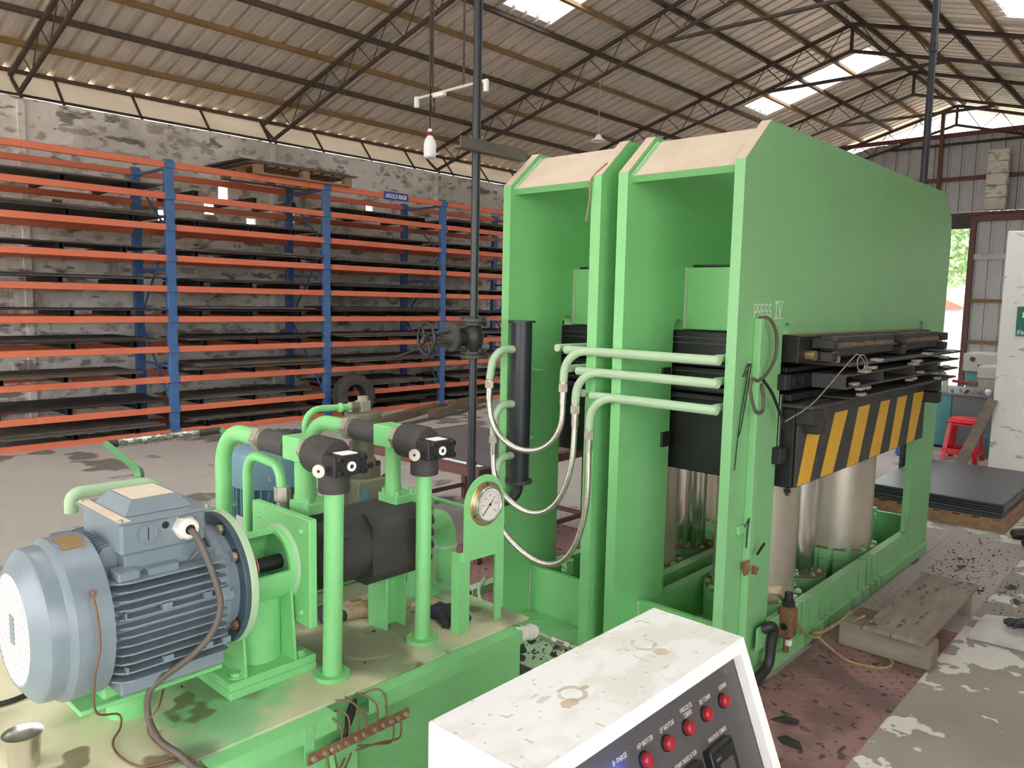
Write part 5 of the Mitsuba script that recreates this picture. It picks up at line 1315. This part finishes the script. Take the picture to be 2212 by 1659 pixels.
# hand trolley behind the tank
tl = thing('hand_trolley', 'hand trolley with a foil-wrapped push bar behind the tank', 'trolley')
part(tl, 'push_bar', tube([(1.345, 3.77, .905), (1.91, 3.80, .905)], .018, 12), 'grey_iron', smooth=40)
part(tl, 'foil_wrap', tube([(1.39+i*.022, 3.772+i*.0009, .905) for i in range(19)], [.0215+.0025*math.sin(i*2.3) for i in range(19)], 12), 'foil', label='crinkled foil wrap')
for x, y in ((1.345, 3.77), (1.915, 3.80)):
    part(tl, 'arm', [tube(bend([(x, y, .905), (x-.08, y-.56, .885), (x-.08, y-.58, .12)], .02, 4), .019, 4)], 'green_dark')
part(tl, 'deck', box(1.22, 1.88, 2.70, 3.24, .11, .13, .003), 'green_dark')
for x in (1.28, 1.82):
    for y in (2.78, 3.16):
        part(tl, 'wheel', cyl((x-.015, y, .055), (x+.015, y, .055), .055, 20), 'rubber')

# brown steel table behind the press
bt_ = thing('steel_table', 'low brown steel table with a dark top, left behind the press', 'table')
TA, TB, TC, TD, TZ = 3.215, 4.36, 3.20, 4.50, .60
part(bt_, 'table_top', box(TA+.04, TB-.02, TC+.03, TD-.02, TZ-.02, TZ+.004, .002), 'table_top', label='dark table top')
part(bt_, 'frame', [box(TA, TA+.05, TC, TD, TZ-.055, TZ), box(TB-.05, TB, TC, TD, TZ-.055, TZ), box(TA, TB, TC, TC+.05, TZ-.055, TZ), box(TA, TB, TD-.05, TD, TZ-.055, TZ)], 'brown_paint')
part(bt_, 'paint_edge', box(TA+.05, TA+.09, TC+.05, TD-.05, TZ+.004, TZ+.005), 'white', label='white painted edge')
for x in (TA+.02, TB-.06):
    for y in (TC+.02, TD-.06):
        part(bt_, 'leg', box(x, x+.04, y, y+.04, 0, TZ-.055), 'brown_paint')
for y in (TC+.03, TD-.05):
    part(bt_, 'stretcher', box(TA+.06, TB-.06, y, y+.02, .10, .13), 'brown_paint')
part(bt_, 'stretcher', box(TB-.05, TB-.03, TC+.06, TD-.06, .10, .13), 'brown_paint')
for (a, b, l) in (((3.35, 4.75), (4.4, 5.5), 'dark steel rail lying on the floor beyond the table'), ((3.05, 4.4), (3.9, 5.15), 'reddish steel bar lying beside the dark rail on the floor')):
    a, b = np.array(a), np.array(b); L = np.linalg.norm(b-a)
    mm = box(0, L, -.03, .03, 0, .05, .005)
    mm.apply_transform(trimesh.transformations.rotation_matrix(math.atan2(*(b-a)[::-1]), [0, 0, 1])); mm.apply_translation([a[0], a[1], .001])
    solo('steel_bar', mm, 'brown_paint' if 'red' in l else 'plate_dark', l, 'bar')

# thin pipe with a tee along the foot of the press, channel, ribbed strips
fp = thing('foot_pipe', 'thin green pipe with a bright tee fitting along the front foot of the press', 'pipe')
part(fp, 'pipe', tube(bend([(3.02, 2.95, .05), (2.86, 2.84, .06), (2.68, 2.62, .055), (2.68, 1.45, .055)], .06, 5), .0085, 10), 'green_pale', smooth=50)
part(fp, 'tee_fitting', [cyl((2.68, 2.135, .055), (2.68, 2.165, .055), .017, 6), box(2.665, 2.695, 2.085, 2.14, .04, .07, .004), cyl((2.68, 2.06, .055), (2.68, 2.09, .055), .019, 6), cyl((2.68, 2.112, .01), (2.68, 2.112, .045), .013, 6)], 'steel', label='bright tee fitting')
solo('steel_channel', [box(2.86, 3.18, 2.88, 2.94, .04, .046), box(2.86, 3.18, 2.88, 2.886, .006, .04), box(2.86, 3.18, 2.934, 2.94, .006, .04)], 'green_pale', 'short pale green channel bar on the floor left of the press', 'bar')
rs = thing('ribbed_strip', 'grey ribbed rubber strip lying on the floor between tank and press', 'rubber strip')
part(rs, 'strip', box(2.12, 2.60, 2.03, 2.16, .006, .014), 'grey_iron')
for i in range(16):
    x = 2.13+i*.03
    part(rs, 'rib', tube([(x, 2.035, .014), (x+.01, 2.155, .014)], .010, 6), 'grey_iron')
big = [(2.63, 2.25, .05), (2.53, 2.24, .06), (2.47, 2.19, .05), (2.60, 2.10, .05), (2.66, 2.13, .035), (2.83, 1.13, .085), (2.70, 1.05, .06), (5.40, 1.10, .05), (4.85, 1.17, .05), (5.05, 1.12, .03), (5.56, 1.14, .03), (5.8, 1.0, .03), (2.95, 2.2, .04), (4.35, 1.20, .04), (5.0, .93, .05), (4.95, .72, .06), (5.20, .80, .05), (2.5, 2.4, .03), (3.3, 3.1, .03), (3.5, 3.35, .035), (4.0, 4.9, .05), (4.3, 5.6, .06), (3.2, 5.3, .03), (2.60, .70, .07)]
WHERE = ['between tank and press', 'by the ribbed strip', 'beside the plywood step', 'on the red plates']
for i, (x, y, s) in enumerate(big):
    z = .027 if (2.44 < x < 2.73 and y > 2.06) else .0055 if (.85 < y < 3.6 and 1.96 < x < 6.2) else .001
    solo('rubber_scrap', chip(x, y, z, s, 100+i, .22), 'rubber', f'black rubber scrap lying on the floor {"left behind the press" if y > 3 else "in front of the press" if x < 3 and y > 2 else "beside the console" if x < 3 else "to the right of the press"}', 'rubber scrap', group='rubber scraps on the floor')
cr = []
for k in range(900):
    u = g.uniform()
    if u < .45: x, y, z = g.normal(5.35, .40), g.normal(1.10, .16), .0055
    elif u < .62: x, y, z = g.normal(5.0, .4), g.normal(.75, .12), .001
    elif u < .82: x, y, z = g.uniform(2.45, 2.73), g.uniform(2.07, 2.6), .0265
    elif u < .92: x, y, z = g.uniform(3.0, 5.4), g.uniform(1.45, 1.85), .0225
    else: x, y, z = g.uniform(2.7, 6), g.uniform(2.8, 3.5), .0055
    if y < .85: z = .001
    if 1.24 < y < 1.42 or (3.6 < x < 4.75 and .8 < y < 1.26): continue
    cr.append(chip(x, y, z, g.uniform(.003, .012), 1000+k, .5))
solo('rubber_crumbs', cr, 'rubber', 'black rubber crumbs scattered on the floor round the press', 'rubber crumbs', kind='stuff')

# white sack with a black glove on it at the right
nx_ = 26
gx, gy = np.meshgrid(np.linspace(-.21, .21, nx_), np.linspace(-.19, .19, nx_), indexing='ij')
hz = .005+.05*meshkit.fbm(np.stack([gx*7, gy*7, gx*0], -1), 4, 8)**1.5*np.clip(1.3-(gx/.25)**2-(gy/.23)**2, .05, 1)
v = np.stack([4.40+gx+.04*meshkit.fbm(np.stack([gx*6, gy*6, gx*0+3], -1), 3, 2), .62+gy, hz+.001], -1).reshape(-1, 3)
ii, jj = np.meshgrid(np.arange(nx_-1), np.arange(nx_-1), indexing='ij'); q = (ii*nx_+jj).ravel()
fq = np.stack([q, q+nx_, q+nx_+1, q+1], 1); ft = np.vstack([fq[:, [0, 1, 2]], fq[:, [0, 2, 3]]])
low_ = v*[1, 1, 0]+[0, 0, .001]
mm = trimesh.Trimesh(np.vstack([v, low_]), np.vstack([ft, ft[:, ::-1]+len(v)]), process=False)
solo('white_sack', mm, 'cloth_white', 'crumpled white sack lying on the floor at the right', 'sack', smooth=50)
glove('work_glove', 'black glove lying on the white sack', 4.50, .60, .045, .7, 'rubber', 'rubber', .9)

# lamps hung from the roof
lb = thing('pendant_bulb', 'big white bulb with a red collar hanging on a wire before the block wall', 'lamp')
LXp, LYp = 4.385, 5.0
part(lb, 'bulb', lathe([(0, 2.772), (.04, 2.773), (.050, 2.785), (.052, 2.81), (.052, 2.885), (.044, 2.915), (.026, 2.945), (.02, 2.955), (0, 2.955)], (LXp, LYp, 0), (0, 0, 1), 32), 'bulb_white', smooth=60)
part(lb, 'collar', cyl((LXp, LYp, 2.953), (LXp, LYp, 2.985), .022, 20), 'button_red', smooth=40, label='red collar')
part(lb, 'holder', lathe([(0, 2.985), (.02, 2.985), (.015, 3.01), (0, 3.01)], (LXp, LYp, 0), (0, 0, 1), 20), 'white', smooth=40)
part(lb, 'wire', [tube([(LXp, LYp, 3.0), (LXp, LYp, 3.45)], .005, 6)], 'cable_black')
part(lb, 'wire_coil', tube([(LXp+.018*math.cos(a)+.025, LYp+.012*math.sin(a), 3.20+.10*math.sin(a+.3)+.004*a) for a in np.linspace(0, 6*PI, 70)], .004, 6), 'cable_black')
part(lb, 'drop_rod', tube([(LXp, LYp, 3.45), (LXp-.01, LYp, roofz(LYp)-.05)], .010, 8), 'truss_dark')
bh = thing('lamp_batten', 'bare pale lamp batten hanging aslant below the roof by the upright pipe', 'lamp')
part(bh, 'rail', tube([(4.4, 5.203, 3.285), (4.4, 4.355, 3.295)], .011, 6), 'white_plastic')
for y in (5.19, 4.37):
    part(bh, 'end_holder', box(4.385, 4.415, y-.018, y+.018, 3.21, 3.30, .004), 'white')
part(bh, 'starter', box(4.38, 4.42, 4.84, 4.97, 3.255, 3.285, .004), 'white')
for y in (4.99, 4.62):
    part(bh, 'drop_rod', tube([(4.4, y, 3.30), (4.4, y, roofz(y)-.05)], .009, 6), 'truss_dark')
l2 = thing('enamel_pendant', 'small white pendant lamp with a wavy shade far off over the press', 'lamp')
part(l2, 'shade', lathe([(0, 3.93), (.03, 3.92), (.05, 3.88), (.115, 3.835), (.11, 3.832), (.045, 3.87), (0, 3.90)], (8.9, 6.63, 0), (0, 0, 1), 28), 'white', smooth=50)
part(l2, 'stem', tube([(8.9, 6.63, 3.92), (8.9, 6.63, 4.66)], .008, 6), 'truss_pale')


# ================================================================== RIGHT BACKGROUND
# stack of rubber mats on a cut-edged brown board base
mt = thing('mat_stand', 'low brown board base with notched edges under the black rubber mats', 'pallet')
MX0, MX1, MY0, MY1 = 6.47, 7.98, 1.075, 2.02
for y in (MY0+.02, (MY0+MY1)/2, MY1-.06):
    part(mt, 'runner', box(MX0, MX1, y, y+.04, 0, .09), 'wood')
nt = Polygon([(MY0, 0), (MY1, 0), (MY1, .10)]+[(y, z) for k in range(7) for y, z in ((MY1-.10-.13*k, .10), (MY1-.10-.13*k, .085), (MY1-.15-.13*k, .085), (MY1-.15-.13*k, .10)) if y > MY0+.02]+[(MY0, .10)])
part(mt, 'front_board', prism(nt, .02, YZ(MX0-.02)), 'wood')
part(mt, 'side_board', box(MX0-.02, MX1, MY0-.02, MY0, 0, .10), 'wood')
part(mt, 'deck', box(MX0, MX1, MY0, MY1, .09, .1005), 'wood')
g = np.random.default_rng(8)
for i in range(5):
    dx, dy = g.uniform(-.012, .012, 2)
    solo('rubber_mat', box(MX0+dx, MX1+dx, MY0+dy+.005, MY1+dy, .101+i*.0225, .101+i*.0225+.021, .004), 'rubber_mat', f'{["lowest", "second lowest", "middle", "second", "topmost"][i]} black rubber mat of the stack on the brown base', 'rubber mat', group='stack of rubber mats')
# person at the right edge
pe = thing('person', 'person in a blue checked shirt and dark trousers at the right edge of the photo', 'person')
px, py = 6.36, .79
U = np.array([-.45, .89, 0]); U /= np.linalg.norm(U)         # the way the person faces
V = np.array([U[1], -U[0], 0])                               # to their right
W = lambda f, r, z: (px+U[0]*f+V[0]*r, py+U[1]*f+V[1]*r, z)
J_ = lambda f, r, z, rad: (*W(f, r, z), rad)
body = []
for s in (-1, 1):
    body.append([J_(-.01, .09*s, .90, .088), J_(.01, .095*s, .50, .060), J_(-.01, .095*s, .10, .042)])
    body.append([J_(-.03, .095*s, .07, .038), J_(.10, .105*s, .045, .036), J_(.16, .11*s, .035, .028)])
    body.append([J_(0, .17*s, 1.40, .058), J_(-.03, .215*s, 1.12, .045), J_(.02, .22*s, .90, .033), J_(.035, .215*s, .85, .026)])
    for k in range(4):
        f = -.005+.022*k
        body.append([J_(.04, .215*s, .85, .026), J_(f+.01, .215*s, .79, .0125), J_(f+.02, .208*s, .735+.006*abs(k-2), .0095), J_(f+.03, .20*s, .71+.006*abs(k-2), .0085)])
    body.append([J_(.055, .21*s, .84, .02), J_(.085, .195*s, .80, .0115), J_(.095, .19*s, .765, .0095)])
body += [[J_(0, -.08, .92, .10), J_(0, .08, .92, .10), J_(.02, .06, 1.15, .105), J_(0, .10, 1.36, .085), J_(0, -.10, 1.36, .085), J_(.02, -.06, 1.15, .105), J_(0, -.08, .92, .10)], [J_(.02, 0, 1.15, .12), J_(0, 0, 1.38, .09), J_(.01, 0, 1.50, .055), J_(.02, 0, 1.58, .06)],
         [J_(.015, 0, 1.62, .078), J_(.03, 0, 1.70, .082)], [J_(.05, 0, 1.60, .052), J_(.085, 0, 1.565, .028)], [J_(.095, 0, 1.665, .016), J_(.120, 0, 1.635, .013)], [J_(.095, -.015, 1.595, .012), J_(.095, .015, 1.595, .012)]]
for s in (-1, 1): body.append([J_(.01, .083*s, 1.63, .014), J_(.005, .088*s, 1.66, .016)])
part(pe, 'body', blob(body, .014, 6), 'skin', smooth=60)
sh = []
for s in (-1, 1):
    sh.append([J_(0, .17*s, 1.41, .075), J_(-.02, .225*s, 1.17, .075)])
sh += [[J_(0, -.095, .80, .125), J_(0, .095, .80, .125), J_(.02, .07, 1.15, .125), J_(0, .11, 1.37, .10), J_(0, -.11, 1.37, .10), J_(.02, -.07, 1.15, .125), J_(0, -.095, .80, .125)], [J_(.03, 0, .82, .14), J_(.03, 0, 1.15, .14), J_(0, 0, 1.40, .105)]]
part(pe, 'shirt', blob(sh, .016, 5), 'shirt_blue', smooth=60, label='blue checked short-sleeved shirt')
tr2 = [[J_(0, -.07, .92, .118), J_(0, .07, .92, .118)]]
for s in (-1, 1): tr2.append([J_(-.01, .09*s, .90, .108), J_(.01, .095*s, .50, .088), J_(-.02, .095*s, .085, .078)])
part(pe, 'trousers', blob(tr2, .016, 5), 'trousers', smooth=60, label='dark trousers')
for s in (-1, 1):
    part(pe, 'shoe', blob([[J_(-.05, .095*s, .048, .046), J_(.06, .10*s, .046, .046), J_(.155, .112*s, .036, .035)], [J_(-.06, .095*s, .014, .013), J_(.16, .115*s, .014, .013), J_(.10, .14*s, .014, .013), J_(-.04, .125*s, .014, .013)]], .01, 4), 'leather', smooth=60, label='worn brown leather shoe')
part(pe, 'hair', blob([[J_(-.01, 0, 1.70, .088), J_(.01, 0, 1.72, .088)], [J_(-.035, 0, 1.64, .07), J_(-.02, 0, 1.70, .085)]], .012, 4), 'hair', smooth=60, label='short black hair')
for s in (-1, 1):
    part(pe, 'eye', trimesh.creation.icosphere(2, .011).apply_translation(W(.096, .032*s, 1.672)), 'white', smooth=True)
# red stools (two nested) and leaning plank
for k, dz in enumerate((0, .032)):
    sx, sy = 9.38-.02*k, 1.98
    so = thing('plastic_stool', ['red plastic stool, the lower of two nested by the white partition', 'red plastic stool nested on top of the other red stool'][k], 'stool', 'red plastic stools')
    part(so, 'seat', [box(sx-.13, sx+.13, sy-.13, sy+.13, .405+dz, .43+dz, .018), box(sx-.145, sx+.145, sy-.145, sy+.145, .385+dz, .408+dz, .008)], 'red_plastic')
    for ax_ in (-1, 1):
        for ay_ in (-1, 1):
            a, b = np.array([sx+ax_*.13, sy+ay_*.13, .39+dz]), np.array([sx+ax_*.175, sy+ay_*.175, .0+dz])
            part(so, 'leg', hull([a+[q*.035*(-ax_ if q else 0), 0, 0] for q in (0, 1)]+[a+[0, -ay_*.035, 0], a+[-ax_*.008, -ay_*.008, 0]]+[b, b+[-ax_*.045, 0, 0], b+[0, -ay_*.045, 0], b+[-ax_*.01, -ay_*.01, 0]]), 'red_plastic')
    for s in (-1, 1):
        part(so, 'rung', box(sx-.165, sx+.165, sy+s*.162-.006, sy+s*.162+.006, .075+dz, .105+dz), 'red_plastic')
        part(so, 'rung', box(sx+s*.162-.006, sx+s*.162+.006, sy-.165, sy+.165, .075+dz, .105+dz), 'red_plastic')
mm = box(-.02, .02, -.06, .06, 0, .92, .003)
mm.apply_transform(trimesh.transformations.rotation_matrix(-.30, [1, 0, 0]))
mm.apply_translation([8.98, 1.92, .022])
mm.apply_transform(trimesh.transformations.rotation_matrix(0, [0, 0, 1]))
mm = trimesh.Trimesh(mm.vertices*[1, 1, 1], mm.faces, process=False)
bpk = hull([(8.93, 1.97, .005), (8.97, 1.97, .005), (8.93, 1.86, .005), (8.97, 1.86, .005), (9.05, 1.73, .72), (9.09, 1.73, .72), (9.05, 1.645, .70), (9.09, 1.645, .70)])
solo('timber_plank', bpk, 'timber_grey', 'bare plank leaning slantwise against the white partition before the red stools', 'plank')
# workbench with machine parts
wbn = thing('workbench', 'grey steel workbench with a closed front behind the red stools', 'workbench')
part(wbn, 'cabinet', box(10.02, 10.9, 1.55, 2.27, .03, .635, .004), 'bench_grey')
part(wbn, 'bench_top', box(9.95, 10.95, 1.5, 2.95, .635, .66, .004), 'bench_grey')
part(wbn, 'blue_end', box(10.02, 10.9, 2.275, 2.80, .03, .635, .004), 'teal', label='pale blue end panel')
part(wbn, 'plinth', box(10.1, 10.85, 1.6, 2.75, 0, .03), 'black_paint')
em = thing('bench_motor', 'cream electric motor standing on the workbench', 'electric motor')
part(em, 'body', [box(10.12, 10.42, 1.86, 2.05, .66, .83, .006)]+[box(10.10, 10.125, 1.872+i*.02, 1.880+i*.02, .67, .82) for i in range(9)], 'cream')
part(em, 'cowl', [box(10.10, 10.44, 1.85, 2.06, .83, .985, .02)], 'cream')
mh = thing('machine_head', 'cream machine head with a round knob on a blue pedestal behind the bench', 'machine')
part(mh, 'head', box(11.15, 11.75, 1.78, 2.44, .84, 1.07, .01), 'cream')
part(mh, 'vent', [box(11.14, 11.151, 1.98+.03*i, 1.995+.03*i, .895, .935) for i in range(10)], 'grey_iron', kind='stuff')
part(mh, 'knob', cyl((11.15, 2.33, 1.0), (11.12, 2.33, 1.0), .028, 20), 'grey_iron', label='round grey knob')
part(mh, 'pedestal', box(11.2, 11.7, 1.82, 2.40, 0, .84, .006), 'teal', label='blue pedestal')
vs = thing('bench_vice', 'pale grey arched clamp standing on the left of the workbench', 'vice')
part(vs, 'arch', [tube(bend([(10.1, 2.68, .66), (10.1, 2.68, .90), (10.1, 2.38, .90), (10.1, 2.36, .52)], .10, 8), .03, 10)], 'cream', smooth=50)
part(vs, 'jaw', box(10.05, 10.22, 2.44, 2.60, .661, .82, .01), 'cream')
pg = solo('pipe_wrench', [tube([(10.1, 2.30, .79), (10.1, 2.13, .775)], .016, 8), box(10.08, 10.12, 2.04, 2.13, .75, .80, .006)], 'button_red', 'red handled wrench lying across parts on the bench', 'wrench')
solo('loose_bulb', [lathe([(0, 0), (.02, .004), (.036, .03), (.036, .045), (.02, .07), (0, .075)], (9.99, 1.90, .662), (0, .35, 1), 20)], 'white', 'white bulb lying on the bench edge', 'bulb', smooth=50)
g = np.random.default_rng(17)
for i, (m, l) in enumerate((('zinc', 'grey machine part'), ('glove_tan', 'tan rag'), ('rust', 'rusty fitting'), ('steel', 'bright fitting'), ('olive_light', 'dull green part'))):
    solo('bench_item', chip(10.02+.03*(i % 2), 1.98+.075*i, .661, .045, 300+i, .8), m, f'{l} among the clutter on the workbench', 'bench clutter')
dk = solo('oil_drum', [lathe([(0, .003), (.17, .003), (.178, .01), (.175, .25), (.18, .26), (.175, .27), (.178, .55), (.17, .56), (0, .555)], (9.2, 2.42, 0), (0, 0, 1), 32)], 'rack_blue', 'dark blue drum beside the far leg of the press', 'drum', smooth=40)
solo('teal_bucket', lathe([(0, .003), (.09, .003), (.12, .24), (.11, .24), (.085, .02), (0, .02)], (9.75, 1.83, 0), (0, 0, 1), 24), 'teal', 'pale teal bucket behind the red stools', 'bucket', smooth=40)
# fire exit sign on the partition
fs = thing('fire_sign', 'green sign at the right edge of the white partition', 'sign')
part(fs, 'board', [box(9.088, 9.0985, 1.20, 1.548, 1.43, 1.655, .002), box(9.088, 9.0985, 1.20, 1.545, 1.365, 1.427, .002)], 'sign_green')
part(fs, 'white_panel', box(9.0865, 9.088, 1.25, 1.50, 1.545, 1.60), 'white', label='white panel')
tm = meshkit.text_mesh('Fire', .040, .001, bold=True)
tm.apply_transform(np.array([[0, 0, -1, 9.088], [-1, 0, 0, 1.535], [0, 1, 0, 1.378], [0, 0, 0, 1.0]]))
part(fs, 'lettering', tm, 'white', label='white lettering')
